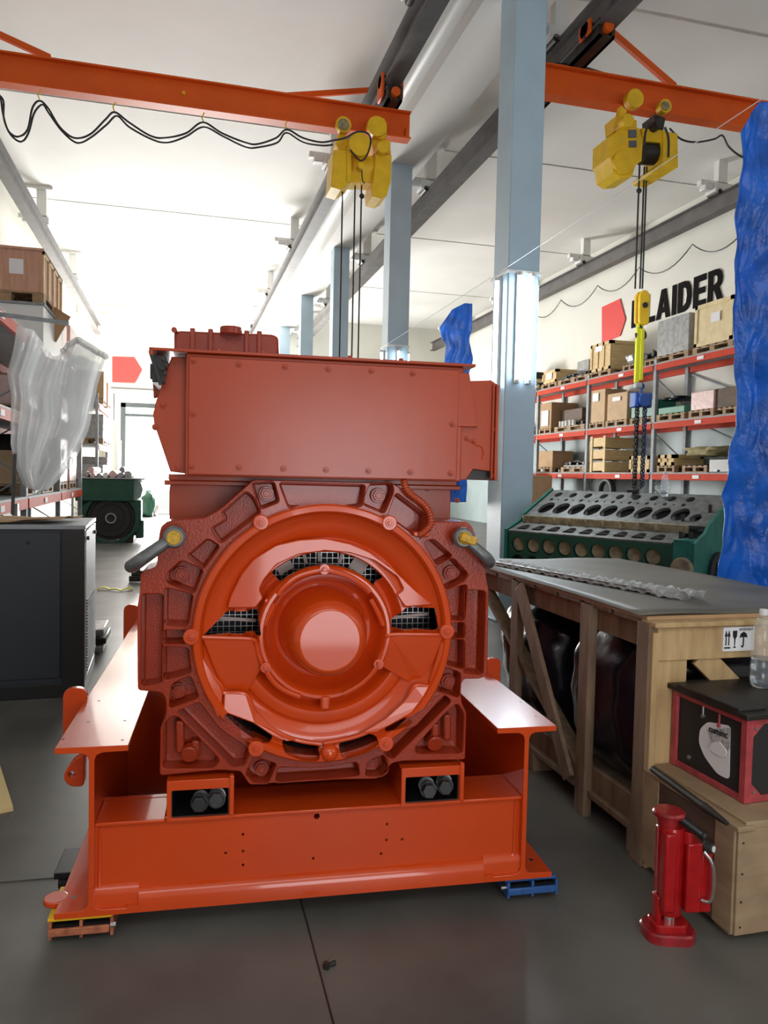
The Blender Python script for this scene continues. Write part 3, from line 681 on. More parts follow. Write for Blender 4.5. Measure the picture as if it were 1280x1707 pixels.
# ---------------------------------------------- end housing casting
yf = .03
OUT = (Z1([(640, 62)], yf)+Z2([(425, 80), (560, 165), (640, 285), (815, 283), (845, 310), (858, 345), (915, 540), (925, 618), (932, 640), (925, 1095), (880, 1112), (800, 1112), (782, 1150), (790, 1240), (815, 1290), (808, 1538), (478, 1545), (425, 1555), (370, 1612), (345, 1640), (0, 1645)], yf)
       + Z1([(620, 1672), (582, 1615), (570, 1600), (460, 1592), (145, 1622), (150, 1370), (180, 1312), (180, 1225), (160, 1185), (30, 1172), (27, 742), (42, 650), (45, 548), (132, 520), (135, 400), (150, 310), (190, 278), (385, 262), (470, 215)], yf))
PK = [Z1([(640, 85), (745, 80), (770, 175), (680, 210)], yf), Z1([(600, 130), (638, 160), (672, 235), (470, 390), (425, 322), (510, 272), (478, 240)], yf),
      Z1([(785, 85), (1000, 78), (1000, 200), (830, 190)], yf)[:1]+Z2([(275, 97), (262, 195), (150, 210)], yf)+Z1([(830, 205)], yf),
      Z1([(300, 465), (400, 380), (455, 415), (375, 525)], yf), Z1([(262, 495), (368, 540), (325, 655), (185, 598), (190, 560)], yf),
      Z1([(180, 640), (315, 672), (290, 828), (178, 822)], yf), Z1([(170, 862), (290, 864), (290, 920), (168, 922)], yf), Z1([(172, 948), (290, 955), (305, 1078), (172, 1112)], yf),
      Z1([(60, 672), (158, 672), (152, 1130), (55, 1146)], yf), Z1([(215, 1145), (305, 1103), (345, 1210), (203, 1260)], yf),
      Z1([(248, 1288), (352, 1242), (455, 1380), (617, 1492), (590, 1565), (535, 1572)], yf), Z1([(172, 1360), (205, 1318), (238, 1318), (455, 1540), (430, 1578), (170, 1580)], yf),
      Z1([(645, 1530), (755, 1565), (715, 1655), (640, 1655), (606, 1612)], yf), Z1([(775, 1585), (780, 1560)], yf)[:1]+Z2([(60, 1588), (235, 1558), (245, 1618), (120, 1630)], yf)+Z1([(765, 1650)], yf),
      Z2([(310, 90), (418, 85), (425, 125), (378, 232), (275, 188)], yf), Z2([(447, 140), (592, 250), (585, 345), (540, 345), (408, 248)], yf),
      Z2([(600, 395), (640, 382), (732, 465), (660, 505)], yf), Z2([(660, 522), (745, 482), (818, 562), (800, 592), (712, 635)], yf),
      Z2([(718, 645), (812, 622), (800, 800), (728, 795)], yf), Z2([(730, 825), (800, 822), (800, 892), (730, 890)], yf), Z2([(728, 912), (798, 912), (798, 1055), (712, 1032)], yf),
      Z2([(815, 650), (910, 655), (897, 1085), (806, 1078)], yf), Z2([(705, 1058), (778, 1085), (772, 1205), (665, 1172)], yf),
      Z2([(700, 1205), (728, 1232), (425, 1530), (388, 1508), (400, 1420), (550, 1370)], yf), Z2([(700, 1305), (765, 1250), (795, 1295), (788, 1500), (555, 1502), (550, 1475)], yf),
      Z2([(300, 1550), (378, 1520), (398, 1592), (370, 1618), (288, 1620)], yf)]
PK = [rnd(offset(ccw(p), .005), .014, 4) for p in PK]
m = MB(); gplate(m, rnd(OUT, .012, 3), yf, .22, PK, depth=.07, ch=.003, draft=.006)
hous = m.build('end_housing', ORC, G, angle=50)
cut(hous, MB().cyl((.931, -.1, 1.04), (.931, .4, 1.04), .448, 96))
# machined rim and shoulders read smoother: ribs inside pockets and bolts on pads
def hexb(px, py, y0, r=.019, rt=.024, parent=hous, mt=ORC, name='hex_bolt', h=.014):
    x, z = GL(px, py, y0)
    mm = MB().cyl((x, y0-.004, z), (x, y0+.006, z), rt, 20).cyl((x, y0-h, z), (x, y0-.004, z), r, 6).cyl((x, y0-h-.003, z), (x, y0-h, z), r*.55, 14)
    return mm.build(name, mt, parent, smooth=False, bevel=.0015)
for px, py in ((444, 823), (302, 957), (297, 1151), (436, 1281), (630, 826), (751, 955), (747, 1136), (619, 1272)): hexb(px, py, yf+.058, .022, .028)
m = MB()
for x, y, x2, y2, z in ((250, 1345, 250, 1520, 1), (335, 1450, 335, 1540, 1)):
    a = Z1([(x, y)], yf)[0]; b = Z1([(x2, y2)], yf)[0]; MB().bar((a[0], yf+.06, a[1]), (b[0], yf+.06, b[1]), .03, .07, (0, 1, 0)).build('pocket_rib', ORC, hous, bevel=.008)
for x, y, x2, y2 in ((660, 1360, 660, 1450), (725, 1310, 725, 1450)):
    a = Z2([(x, y)], yf)[0]; b = Z2([(x2, y2)], yf)[0]; MB().bar((a[0], yf+.06, a[1]), (b[0], yf+.06, b[1]), .03, .07, (0, 1, 0)).build('pocket_rib', ORC, hous, bevel=.008)
for q in (Z1([(300, 1540)], yf)[0], Z2([(655, 1482)], yf)[0]): MB().cyl((q[0], yf+.015, q[1]+.012), (q[0], yf+.05, q[1]+.02), .03, 20).build('pocket_boss', ORC, hous, bevel=.004)
# alternator frame behind the casting
fr = MB(); outer = rnd([(.372, .58), (1.452, .58), (1.452, 1.575), (.372, 1.575)], .04, 4)
gplate(fr, outer, yf+.225, 1.6); fr.build('alternator_frame', ORP, G, bevel=.004)
MB().box((.36, yf+.15, 1.555), (1.47, .9, 1.572)).box((.375, yf+.14, 1.572), (1.45, .8, 1.594)).build('frame_top_rail', ORP, G, bevel=.003)
for px, py, r in ((712, 815, .008), (762, 834, .009)): hexb(px, py, yf+.225, .007, .010, G, ORP, 'hex_bolt', .008)

# ---------------------------------------------- bell shaped end cover
cx, cz = .931, 1.04
R0 = .461
prof_o = [(R0, .10), (R0, -.004), (R0-.006, -.012), (R0-.024, -.014), (R0-.030, -.008), (.425, .015), (.405, .03), (.385, .035), (.36, .045), (.338, .062), (.334, .060), (.330, .046), (.322, .042), (.292, .042), (.286, .048), (.276, .075), (.262, .09), (.250, .085), (.243, .03), (.239, .012), (.232, .004), (.222, .004), (.215, .012), (.205, .045), (.190, .078), (.176, .092), (.164, .088), (.156, .06), (.150, .02), (.142, -.03), (.134, -.070), (.124, -.098), (.112, -.113), (.105, -.1163), (.1015, -.1172), (.1005, -.1172), (.05, -.1172), (.0005, -.1172)]
def solid_rev(prof, th=.014, N=128):
    m = MB(); pr = list(prof)+[(prof[-1][0], prof[-1][1]+th)]+[(max(.0005, r-.0), y+th) for r, y in prof[::-1][1:-2]]+[(prof[0][0]-.018, prof[0][1])]
    k = len(pr); vs = []
    for i in range(N):
        t = 2*PI*i/N
        for r, y in pr: vs.append((cx+r*math.cos(t), y, cz+r*math.sin(t)))
    return m.add(vs, [(i*k+j, ((i+1) % N)*k+j, ((i+1) % N)*k+(j+1) % k, i*k+(j+1) % k) for i in range(N) for j in range(k)])
bell = solid_rev(prof_o).build('bell_cover', OR, G, angle=60)
def polar(th, r): return (cx+r*math.cos(math.radians(th)), cz+r*math.sin(math.radians(th)))
def arcwin(t0, t1, ra, rb, n=20):
    return [polar(t0+(t1-t0)*i/n, rb) for i in range(n+1)]+[polar(t1-(t1-t0)*i/n, ra) for i in range(n+1)]
wins = [rnd(arcwin(42, 132, .243, .288), .012, 3),
        rnd(Z1([(375, 876), (500, 755), (660, 752), (678, 872)], .05), .008, 3), rnd(Z2([(395, 852), (490, 735), (640, 732), (656, 840), (640, 850)], .05), .008, 3),
        rnd(Z1([(478, 1300), (520, 1280), (645, 1335), (745, 1405), (735, 1452), (600, 1430), (500, 1385)], .0), .012, 3),
        rnd(Z2([(385, 1395), (400, 1365), (520, 1300), (620, 1238), (575, 1310), (500, 1355)], .0), .008, 3),
        rnd(Z1([(790, 1450), (830, 1435), (985, 1460), (990, 1540), (900, 1538), (805, 1500)], .0), .02, 4),
        rnd(Z2([(145, 1462), (300, 1412), (345, 1418), (348, 1455), (290, 1490), (170, 1530), (148, 1510)], .0), .02, 4)]
kn = MB()
for wv in wins: gplate(kn, wv, -.2, .5)
cut(bell, kn)
# lower solid bowl, wedge facets on both sides, raised scoop edges
def facet(pts3, nm='scoop_wedge', th=.01):
    m = MB(); n = len(pts3); m.add(pts3, [tuple(range(n))]); return m.build(nm, OR, bell, smooth=False, solid=th, bevel=.004)
def g3(z, x, y, yo): q = (Z1 if z == 1 else Z2)([(x, y)], yo)[0]; return (q[0], yo, q[1])
# horizontal spokes at the middle of each side
m = MB()
for pts in ([g3(1, 370, 893, .0), g3(1, 500, 897, .002), g3(1, 628, 903, .006), g3(1, 655, 925, .012), g3(1, 668, 985, .012), g3(1, 690, 1040, .008)],
            [g3(2, 690, 880, .0), g3(2, 560, 878, .002), g3(2, 410, 880, .006), g3(2, 392, 905, .012), g3(2, 378, 960, .012), g3(2, 345, 1030, .008)]):
    MB().tube(smoothpath(pts), .008, 8).build('spoke_rim', OR, bell)
for pts in ([g3(1, 345, 965, .002), g3(1, 400, 1060, .002), g3(1, 470, 1150, .004), g3(1, 485, 1185, .006), g3(1, 600, 1195, .008), g3(1, 650, 1290, .012), g3(1, 720, 1365, .012), g3(1, 860, 1432, .012), g3(1, 1000, 1455, .012)],
            [g3(2, 688, 920, .002), g3(2, 660, 1020, .002), g3(2, 630, 1110, .004), g3(2, 620, 1150, .006), g3(2, 540, 1150, .008), g3(2, 490, 1240, .012), g3(2, 400, 1325, .012), g3(2, 250, 1410, .012), g3(2, 60, 1452, .012)]):
    MB().tube(smoothpath(pts), .008, 8).build('scoop_rim', OR, bell)
for z, P in ((1, [(370, 893), (630, 900), (655, 925), (668, 985), (690, 1040), (600, 1195), (485, 1185), (400, 1060)]), (2, [(690, 880), (408, 880), (392, 905), (378, 960), (345, 1030), (540, 1150), (620, 1150), (660, 1020)])):
    dep = [.0, .006, .012, .012, .01, .055, .045, .006]
    facet([g3(z, x, y, d) for (x, y), d in zip(P, dep)][:0] or [g3(z, *P[0], .0), g3(z, *P[1], .006), g3(z, *P[4], .03), g3(z, *P[5], .05), g3(z, *P[6], .04)])
for z, P in ((1, [(485, 1180), (600, 1190), (660, 1290), (760, 1385), (880, 1430), (820, 1440), (740, 1412), (640, 1345), (480, 1285)]), (2, [(622, 1148), (542, 1150), (480, 1235), (385, 1320), (250, 1400), (330, 1395), (400, 1362), (520, 1298), (615, 1238)])):
    facet([g3(z, x, y, [.004, .006, .008, .01, .012, 0, -.002, -.002, -.002][i]) for i, (x, y) in enumerate(P)], 'scoop_shelf')
# sloping side panes of the lower bowl (narrow wedge beside the rim)
facet([g3(1, 348, 960, -.004), g3(1, 478, 1165, .004), g3(1, 470, 1250, .006), g3(1, 455, 1320, -.006), g3(1, 380, 1160, -.008)], 'scoop_wedge')
facet([g3(2, 690, 915, -.004), g3(2, 632, 1115, .004), g3(2, 640, 1150, .0), g3(2, 700, 1060, -.006)], 'scoop_wedge')
# raised flat band over the top opening
bp_ = Z1([(500, 738), (520, 670), (575, 560), (640, 480), (760, 405), (880, 378), (1010, 370)], .03)+Z2([(100, 376), (200, 398), (300, 440), (430, 535), (540, 640), (640, 722), (490, 732), (445, 668), (482, 640), (450, 575), (330, 490), (200, 448), (60, 436)], .03)+Z1([(1000, 440), (880, 455), (760, 510), (695, 590), (672, 640), (692, 685), (650, 738)], .03)
m = MB(); gplate(m, rnd(bp_, .008, 3), .026, .02, ch=.004); m.build('scoop_band', OR, bell)
m = MB()
for pts in ([g3(1, 770, 670, .0), g3(1, 800, 630, .0), g3(1, 880, 570, .0), g3(1, 1010, 535, .0)], [g3(2, 60, 535, .0), g3(2, 180, 565, .0), g3(2, 270, 620, .0), g3(2, 305, 655, .0)],
            [g3(1, 700, 1055, .0), g3(1, 740, 1120, .0), g3(1, 800, 1170, .0), g3(1, 885, 1205, .0)], [g3(2, 350, 1035, .0), g3(2, 300, 1100, .0), g3(2, 240, 1150, .0), g3(2, 165, 1190, .0)],
            [g3(1, 700, 700, .02), g3(1, 740, 720, .02), g3(1, 720, 780, .02), g3(1, 700, 830, .02)], [g3(2, 310, 690, .02), g3(2, 345, 760, .02), g3(2, 375, 830, .02)]):
    MB().tube(smoothpath(pts), .010, 8).build('hub_rim', OR, bell)
for x, y in ((541, 949), (443, 1113), (631, 1107)): hexb(x, y, -.004, .010, .019, bell, OR, 'hub_bolt')
# lobes with bolts on the outer ring
for x, y in ((435, 871), (649, 872), (319, 1062), (745, 1053), (427, 1248), (643, 1240)):
    q = GL(x, y, -.01); MB().cyl((q[0], -.016, q[1]), (q[0], .03, q[1]), .028, 24).build('bolt_lobe', OR, bell, bevel=.004); hexb(x, y, -.016, .010, .015, bell, OR, 'ring_bolt', .01)
q = GL(549, 1255, -.01); MB().ball((q[0], -.006, q[1]), .032, 20).build('plug', OR, bell)
q = GL(541, 1170, .0); MB().box((q[0]-.014, -.004, q[1]-.03), (q[0]+.02, .03, q[1]+.02)).build('drain_boss', OR, bell, bevel=.008)
# rotor guard grille and dark inside
BXi = MB().lathe([(.446, .05), (.446, -.10)], (cx, .2, cz), 'Y', 64).build('inner_duct', BLK, bell)
MB().lathe([(.44, 0), (.0005, 0)], (cx, .245, cz), 'Y', 64).build('rotor_back', mat('rotor_dark', (.02, .015, .015), .6), bell)
m = MB()
for k in range(-20, 21):
    a = k*.021; h = math.sqrt(max(0, .43**2-a*a))
    m.bar((cx-h, .172, cz+a), (cx+h, .172, cz+a), .0022, .0022); m.bar((cx+a, .175, cz-h), (cx+a, .175, cz+h), .0022, .0022)
m.build('guard_grille', STL, bell, smooth=False)
m = MB()
for t in (58, 74, 92, 104, 122, 175, 5, 235, 262, 280, 300): 
    a = polar(t, .24); b = polar(t, .42); m.bar((a[0], .165, a[1]), (b[0], .165, b[1]), .012 if t not in (58, 122) else .06, .004, (0, 1, 0))
m.each('guard_strap', mat('strap_pale', (.62, .50, .46), .5), bell, smooth=False)

# ---------------------------------------------- air / terminal box on top
TB = empty('terminal_box', (0, 0, 0)); TB.parent = G
P = GP([(315, 593), (768, 619), (757, 803), (314, 790)], 0)
xl, xr, zl, zh = .450, 1.397, 1.594, 1.992
BX('box_body', (xl-.01, .012, zl-.005), (xr+.02, .72, zh+.012), ORP, TB, bevel=.004)
MB().box((xl, -.0, zl), (xr, .012, zh)).build('front_panel', ORP, TB, bevel=.003)
def tbolt(px, py, y0=0., par=TB): return hexb(px, py, y0, .0075, .011, par, ORP, 'panel_bolt', .008)
for p in ((322, 601), (398, 607), (475, 611), (547, 615), (619, 618), (688, 622), (322, 690), (319, 777), (398, 779), (472, 781), (543, 783), (614, 785), (684, 787), (751, 789), (754, 707)): tbolt(*p)
# lid plate
m = MB(); m.box((.322, -.012, zh+.012), (1.455, 1.0, zh+.022)); m.box((.322, -.012, zh-.004), (.335, -.006, zh+.02)); m.build('lid_plate', ORP, TB, bevel=.002)
m = MB()
for px in (363, 437, 583, 668): x = GL(px, 600, .03)[0]; m.cyl((x, .03, zh+.022), (x, .03, zh+.034), .009, 6)
m.each('lid_bolt', ORP, TB, smooth=False)
m = MB().bar((.325, .0, zh+.01), (.36, .0, zh-.1), .02, .012).box((.33, .02, zh-.09), (.37, .3, zh-.0)); m.build('lid_bracket', BLK, TB, smooth=False)
m = MB()
for i, (px, py) in enumerate(((272, 598), (277, 608), (271, 615), (276, 622))):
    q = GL(px, py, 0); m.cyl((q[0], -.012, q[1]), (q[0], .03, q[1]), .006, 8)
m.each('bracket_bolt', BLK, TB)
# left wing
wl = GP([(286, 594), (315, 596), (315, 790), (284, 786), (257, 706), (255, 690), (259, 672)], .07)
m = MB(); gplate(m, wl, .07, .55, ch=.003); m.build('side_wing', ORP, TB)
for p in ((272, 675), (259, 712), (297, 781)): tbolt(*p, y0=.066)
q = GP([(253, 612), (274, 600), (276, 660), (256, 664)], .35); m = MB(); gplate(m, q, .35, .25); m.build('side_junction', ORP, TB, bevel=.004)
q = GP([(250, 606), (258, 606), (258, 632), (250, 632)], .3); m = MB(); gplate(m, q, .3, .03); m.build('junction_lid', BLK, TB, bevel=.003)
# right wing plate and louvre box
q = GP([(757, 620), (782, 622), (796, 712), (757, 711)], .01); m = MB(); gplate(m, q, .008, .3); m.build('side_wing', ORP, TB, bevel=.002)
rb = empty('side_box', (0, 0, 0)); rb.parent = TB
m = MB(); q = GP([(757, 636), (820, 634), (831, 642), (829, 801), (824, 801), (820, 786), (789, 782), (776, 800), (757, 800)], .03)
gplate(m, q, .03, .4, ch=.002); m.build('box_shell', ORP, rb)
m = MB(); q = GP([(776, 799), (789, 783), (820, 787), (824, 799)], .06); gplate(m, q, .06, .3); m.build('cable_opening', BLK, rb, smooth=False)
a, b = GL(822, 640, .02), GL(820, 798, .02); c1 = GL(828, 640, .02)
MB().box((a[0], .018, b[1]), (a[0]+.006, .03, a[1])).box((c1[0]-.002, .014, b[1]), (c1[0]+.008, .4, c1[1]-.005)).build('hinge_strip', ORP, rb, bevel=.001)
for p in ((779, 645), (779, 694), (778, 731), (789, 735), (822, 716), (823, 793)): hexb(*p, .03, .007, .010, rb, ORP, 'box_bolt', .008)
MB().tube(smoothpath([(lambda g: (g[0], .027, g[1]))(GL(*p, .027)) for p in ((781, 733), (795, 742), (803, 745), (806, 756), (803, 766))]), .002, 5).build('wire', OR, rb)
# ribbed cooler cover on top, further back
y0 = .60
q = GP([(290, 592), (290, 553), (300, 551), (455, 557), (464, 562), (466, 600)], y0)
cv = MB(); gplate(cv, rnd(q, .015, 3), y0, .7, ch=.01); cover = cv.build('cooler_cover', ORC, G)
for px in (322, 352, 412, 433):
    a = GL(px, 551+(px-300)*.045, y0); b = GL(px, 600, y0); MB().box((a[0]-.012, y0-.018, b[1]), (a[0]+.008, y0+.72, a[1]+.01)).build('cover_rib', ORC, cover, bevel=.004)
a = GL(385, 552, y0); MB().cyl((a[0], y0-.02, a[1]+.012), (a[0], y0-.02, a[1]-.02), .045, 20).build('filler_cap', ORC, cover, bevel=.004)
q = GP([(288, 604), (288, 589), (462, 592), (490, 596), (496, 604)], y0-.1); m = MB(); gplate(m, q, y0-.1, .8); m.build('cover_base', ORP, cover, bevel=.004)
a = GL(291, 552, y0); MB().cyl((a[0], y0-.03, a[1]), (a[0], y0+.02, a[1]), .012, 8).build('vent_plug', ORC, cover)
for px, py in ((722, 600), (578, 603)):
    a = GL(px, py, .3); MB().cyl((a[0], .3, zh+.02), (a[0], .3, zh+.05), .012, 8).build('vent_plug', ORP, TB)
# engine mass behind (seen past the box on other views)
BX('engine_block', (.35, 1.9, .45), (1.5, 4.1, 1.5), ORC, G, bevel=.03)
# corrugated cable conduit
pth = smoothpath([(lambda g: (g[0], .0, g[1]))(GL(*p, .0)) for p in ((673, 800), (677, 815), (688, 827), (703, 838), (715, 853), (718, 872), (708, 886), (697, 893))], 16)
m = MB().tube(pth, [.0115+.003*(i % 4 < 2) for i in range(len(pth))], 12); m.build('cable_conduit', ORP, G, angle=80)
a = GL(703, 892, -.003); MB().box((a[0]-.03, -.004, a[1]-.006), (a[0]+.03, .03, a[1]+.012)).build('conduit_clamp', OR, G, bevel=.005)

# ---------------------------------------------- shackles (hang in the lifting shoulders)
def shackle(ex, ey, tx, ty, lab, pr):
    a = GL(ex, ey, -.03); b = GL(tx, ty, .03)
    e = empty('bow_shackle', GA+EX*a[0]+Vector((0, 0, a[1])), GYAW, lab, 'shackle', 'lifting shackles on the generator')
    d = Vector((b[0]-a[0], 0, b[1]-a[1])); L = d.length; d.normalize(); n = Vector((d.z, 0, -d.x))
    y1, y2 = -.035, .15
    pts = [Vector((0, y1, 0))+d*(.02), Vector((0, y1, 0))+d*L*.45, Vector((0, y1+.005, 0))+d*L*.8+n*.0, Vector((0, y1+.045, 0))+d*L*1.0, Vector((0, (y1+y2)/2, 0))+d*L*1.06, Vector((0, y2-.04, 0))+d*L*1.0, Vector((0, y2, 0))+d*L*.75, Vector((0, y2, 0))+d*.02]
    sp = smoothpath(pts, 6); MB().tube(sp, [.019+.004*math.sin(PI*i/len(sp)) for i in range(len(sp))], 14).build('bow', SHK, e, angle=80)
    m = MB().lathe([(.001, y1-.02), (.030, y1-.02), (.037, y1-.013), (.037, y1+.013), (.001, y1+.013)], (0, 0, 0), 'Y', 28); m.lathe([(.001, y2-.02), (.035, y2-.02), (.035, y2+.02), (.001, y2+.02)], (0, 0, 0), 'Y', 28); m.build('eye', SHK, e)
    MB().cyl((0, y1-.018, 0), (0, y2+.03, 0), .02, 16).build('pin', YEL2, e)
    if pr: MB().cyl((0, y1-.045, 0), (0, y1-.018, 0), .024, 22).build('pin_head', YEL2, e, bevel=.004).rotation_euler = (0, 0, 0)
    else: MB().bar((-.02, y1-.035, .008), (.035, y1-.05, -.012), .028, .03).cyl((0, y1-.03, 0), (0, y1-.018, 0), .024, 22).build('pin_head', YEL2, e, bevel=.006)
    return e
shackle(291, 895, 222, 942, 'grey bow shackle with round yellow pin on the left shoulder of the generator', True)
shackle(771, 896, 812, 936, 'grey bow shackle with blocky yellow pin on the right shoulder of the generator', False)

# ---------------------------------------------- machine skates under the skid
def skate(x0, x1, y0, mt, lab, top):
    e = empty('machine_skate', GA+EX*x0+EY*y0, GYAW, lab, 'machine skate', 'machine skates under the skid'); w_ = x1-x0
    MB().box((-.005, -.01, .072), (w_, .2, .084)).build('top_plate', top, e, bevel=.002)
    MB().box((0, -.03, .03), (w_*.96, -.018, .056)).build('side_bar', mt, e, bevel=.003); MB().box((0, .19, .03), (w_, .2, .056)).build('side_bar', mt, e, bevel=.003)
    for a, b in ((.03, .47), (.53, .97)):
        MB().cyl((w_*a, .03, .027), (w_*b, .03, .027), .026, 20).cyl((w_*a, .1, .027), (w_*b, .1, .027), .026, 20).build('roller', DRK, e, bevel=.003)
        MB().box((w_*a, -.012, .05), (w_*b, .19, .06)).build('roller_cover', BLK, e)
    for k in (0, .485, .97): MB().box((w_*k, -.02, .015), (w_*k+.01, .2, .075)).build('cheek_plate', mt, e)
    MB().cyl((w_*.97, -.015, .05), (w_*1.06, -.015, .05), .010, 10).build('axle_nut', CHR, e) if mt is not BLUP else MB().cyl((-w_*.1, .0, .05), (0, .0, .05), .01, 10).build('axle_nut', CHR, e)
skate(.01, .215, .02, mat('skate_orange', (.50, .16, .08), .5, var=.5, vscale=30), 'worn orange machine skate under the left front corner of the skid', YEL)
skate(1.64, 1.84, .02, BLUP, 'blue machine skate under the right front corner of the skid', BLUP)
e = empty('machine_skate', GA+EX*(-.04)+EY*.32, GYAW, 'black machine skate behind the left front corner of the skid', 'machine skate')
BX('top_plate', (0, 0, .06), (.2, .2, .084), BLK, e, bevel=.003)
for k in (.05, .15): MB().cyl((.01, k, .027), (.19, k, .027), .026, 18).build('roller', BLKR, e)
# ============================================================ RIGHT FOREGROUND
# long crate used as a table
T = empty('packing_crate', (1.87, 2.75, 0), 0, 'long open pine crate with grey sheet top along the right side', 'crate')
def tb(name, a, b, mt, **k): o = Vector((1.87, 2.75, 0)); return BX(name, Vector(a)-o, Vector(b)-o, mt, T, bevel=.003, **k)
x0, x1, y0, y1 = 1.87, 2.98, 2.75, 4.85; zt = 1.03
for y in (2.75, 3.225, 4.02, 4.76):
    tb('post', (x0, y, .0), (x0+.045, y+.085, zt-.01), WDK)
tb('post', (x0+.012, 2.735, .0), (x0+.04, 2.752, .985), WDL)
for y in (2.75, 4.76): tb('post', (x1-.05, y, 0), (x1, y+.08, zt-.01), WDK)
tb('side_rail', (x0+.045, y0, .9), (x0+.07, y1, zt-.012), WDK); tb('side_rail', (x0+.045, y0, .13), (x0+.07, y1, .24), WDK)
tb('side_rail', (x1-.07, y0, .9), (x1-.05, y1, zt-.012), WDK); tb('side_rail', (x1-.07, y0, .13), (x1-.05, y1, .24), WDK)
MB().bar(Vector((1.865, 3.99, 1.0))-T.location, Vector((1.865, 3.36, .14))-T.location, .09, .025, (1, 0, 0)).build('diagonal_brace', WDK, T, bevel=.003)
MB().bar(Vector((1.92, 3.3, .2))-T.location, Vector((1.92, 4.7, .95))-T.location, .03, .08, (1, 0, 0)).build('diagonal_brace', WDK, T, bevel=.003)
tb('end_rail', (x0+.04, y0-.006, .865), (x1, y0+.03, zt-.023), WDL); tb('end_rail', (x0+.045, y0-.006, .1), (x1, y0+.03, .2), WDL)
tb('top_board', (x0+.01, y0-.03, zt-.022), (x1-.55, y0+.07, zt-.002), WDL); tb('top_board', (x1-.54, y0-.035, zt-.02), (x1, y0+.07, zt), WDL)
tb('end_board', (x0+.046, y0+.003, .2), (x0+.19, y0+.03, .87), WDL)
MB().bar(Vector((2.13, 2.765, .88))-T.location, Vector((2.42, 2.765, .62))-T.location, .1, .022, (0, 1, 0)).build('diagonal_brace', WDL, T, bevel=.003)
for k in range(8): tb('roof_board', (x0+.02, y0+.08+k*.26, zt-.025), (x1-.02, y0+.3+k*.26, zt-.003), WDK)
tb('floor_board', (x0+.02, y0+.04, .10), (x1-.02, y1-.02, .13), WDK)
for y in (2.8, 3.8, 4.7): tb('runner', (x0+.02, y, 0), (x1-.02, y+.09, .1), WDK)
# handling label
lb = HY(1203, 1045, 2.748); l2 = HY(1252, 1083, 2.748)
lx0, lz1, lz0 = lb.x, lb.z, l2.z; lx1 = lx0+.155
lab = BX('handling_label', Vector((lx0, 2.736, lz0))-T.location, Vector((lx1, 2.744, lz1))-T.location, PAPER, T)
m = MB(); yl = 2.7345-2.75; h = lz1-lz0; ox = lx0-1.87; oz = lz0
for dx in (.008, .022):
    m.plate([(ox+dx+.003, oz+h*.25), (ox+dx+.008, oz+h*.25), (ox+dx+.008, oz+h*.62), (ox+dx+.013, oz+h*.62), (ox+dx+.0055, oz+h*.88), (ox+dx-.002, oz+h*.62), (ox+dx+.003, oz+h*.62)], [], (0, yl, 0), t=.001)
m.plate([(ox+.006, oz+h*.12), (ox+.036, oz+h*.12), (ox+.036, oz+h*.18), (ox+.006, oz+h*.18)], [], (0, yl, 0), t=.001)
m.plate([(ox+.046, oz+h*.85), (ox+.068, oz+h*.85), (ox+.067, oz+h*.62), (ox+.060, oz+h*.5), (ox+.0585, oz+h*.2), (ox+.066, oz+h*.14), (ox+.048, oz+h*.14), (ox+.0555, oz+h*.2), (ox+.054, oz+h*.5), (ox+.047, oz+h*.62)], [], (0, yl, 0), t=.001)
m.plate([(ox+.080, oz+h*.55), (ox+.086, oz+h*.72), (ox+.1, oz+h*.8), (ox+.114, oz+h*.72), (ox+.12, oz+h*.55), (ox+.103, oz+h*.58), (ox+.103, oz+h*.22), (ox+.098, oz+h*.13), (ox+.09, oz+h*.16), (ox+.09, oz+h*.24), (ox+.097, oz+h*.22), (ox+.097, oz+h*.58)], [], (0, yl, 0), t=.001)
for k in range(9): x = ox+.078+k*.008; m.plate([(x, oz+h*.84+(k % 3)*.002), (x+.004, oz+h*.84), (x+.004, oz+h*.95), (x+.001, oz+h*.95)], [], (0, yl, 0), t=.001)
m.build('label_symbols', BLK, lab, smooth=False, loc=(0, 0, 0))
# grey sheet on the crate
def shz(x, y): return 1.052+.004*math.sin(x*9+y*3)+(.0)
m = MB().grid(lambda u, v: (1.845+1.2*u+.02*v, 2.79+2.1*v, shz(u*1.2, v*2.1)), 14, 20)
tag(m.build('sheet_top', SHEET, solid=.008), 'thin dull grey sheet lying on top of the long crate', 'sheet')
tag(BX('cardboard_layer', (1.88, 2.78, 1.029), (3.0, 4.85, 1.045), CBD), 'flat brown layer lying between the crate and its grey sheet', 'cardboard')
# black wrapped load inside
def blob(a, b, amp, seed, n=40):
    a = Vector(a); b = Vector(b); c = (a+b)/2; s_ = (b-a)/2; rr = random.Random(seed); ph = [rr.uniform(0, 6) for _ in range(8)]
    def fn(u, v):
        t = 2*PI*u; p = PI*(v-.5)
        cxx, sx = math.cos(t), math.sin(t); e_ = .55
        f = lambda q: math.copysign(abs(q)**e_, q)
        x, y, z = f(math.cos(p))*f(cxx), f(math.cos(p))*f(sx), f(math.sin(p))
        d = 1+amp*(math.sin(5*x+4*z+ph[0])+math.sin(7*y-3*z+ph[1])+.6*math.sin(13*z+9*x+ph[2])+.5*math.sin(17*y+11*x+ph[3]))
        return (c.x+s_.x*x*d, c.y+s_.y*y*d, c.z+s_.z*z*d)
    return MB().grid(fn, n*2, n)
tag(blob((1.98, 2.9, .14), (2.92, 3.75, .93), .02, 1).build('wrapped_load', BLKW, angle=80), 'near bulky load under black film inside the long crate', 'wrapped load')
tag(blob((1.98, 3.85, .14), (2.92, 4.65, .9), .02, 2).build('wrapped_load', BLKW, angle=80), 'far bulky load under black film inside the long crate', 'wrapped load')
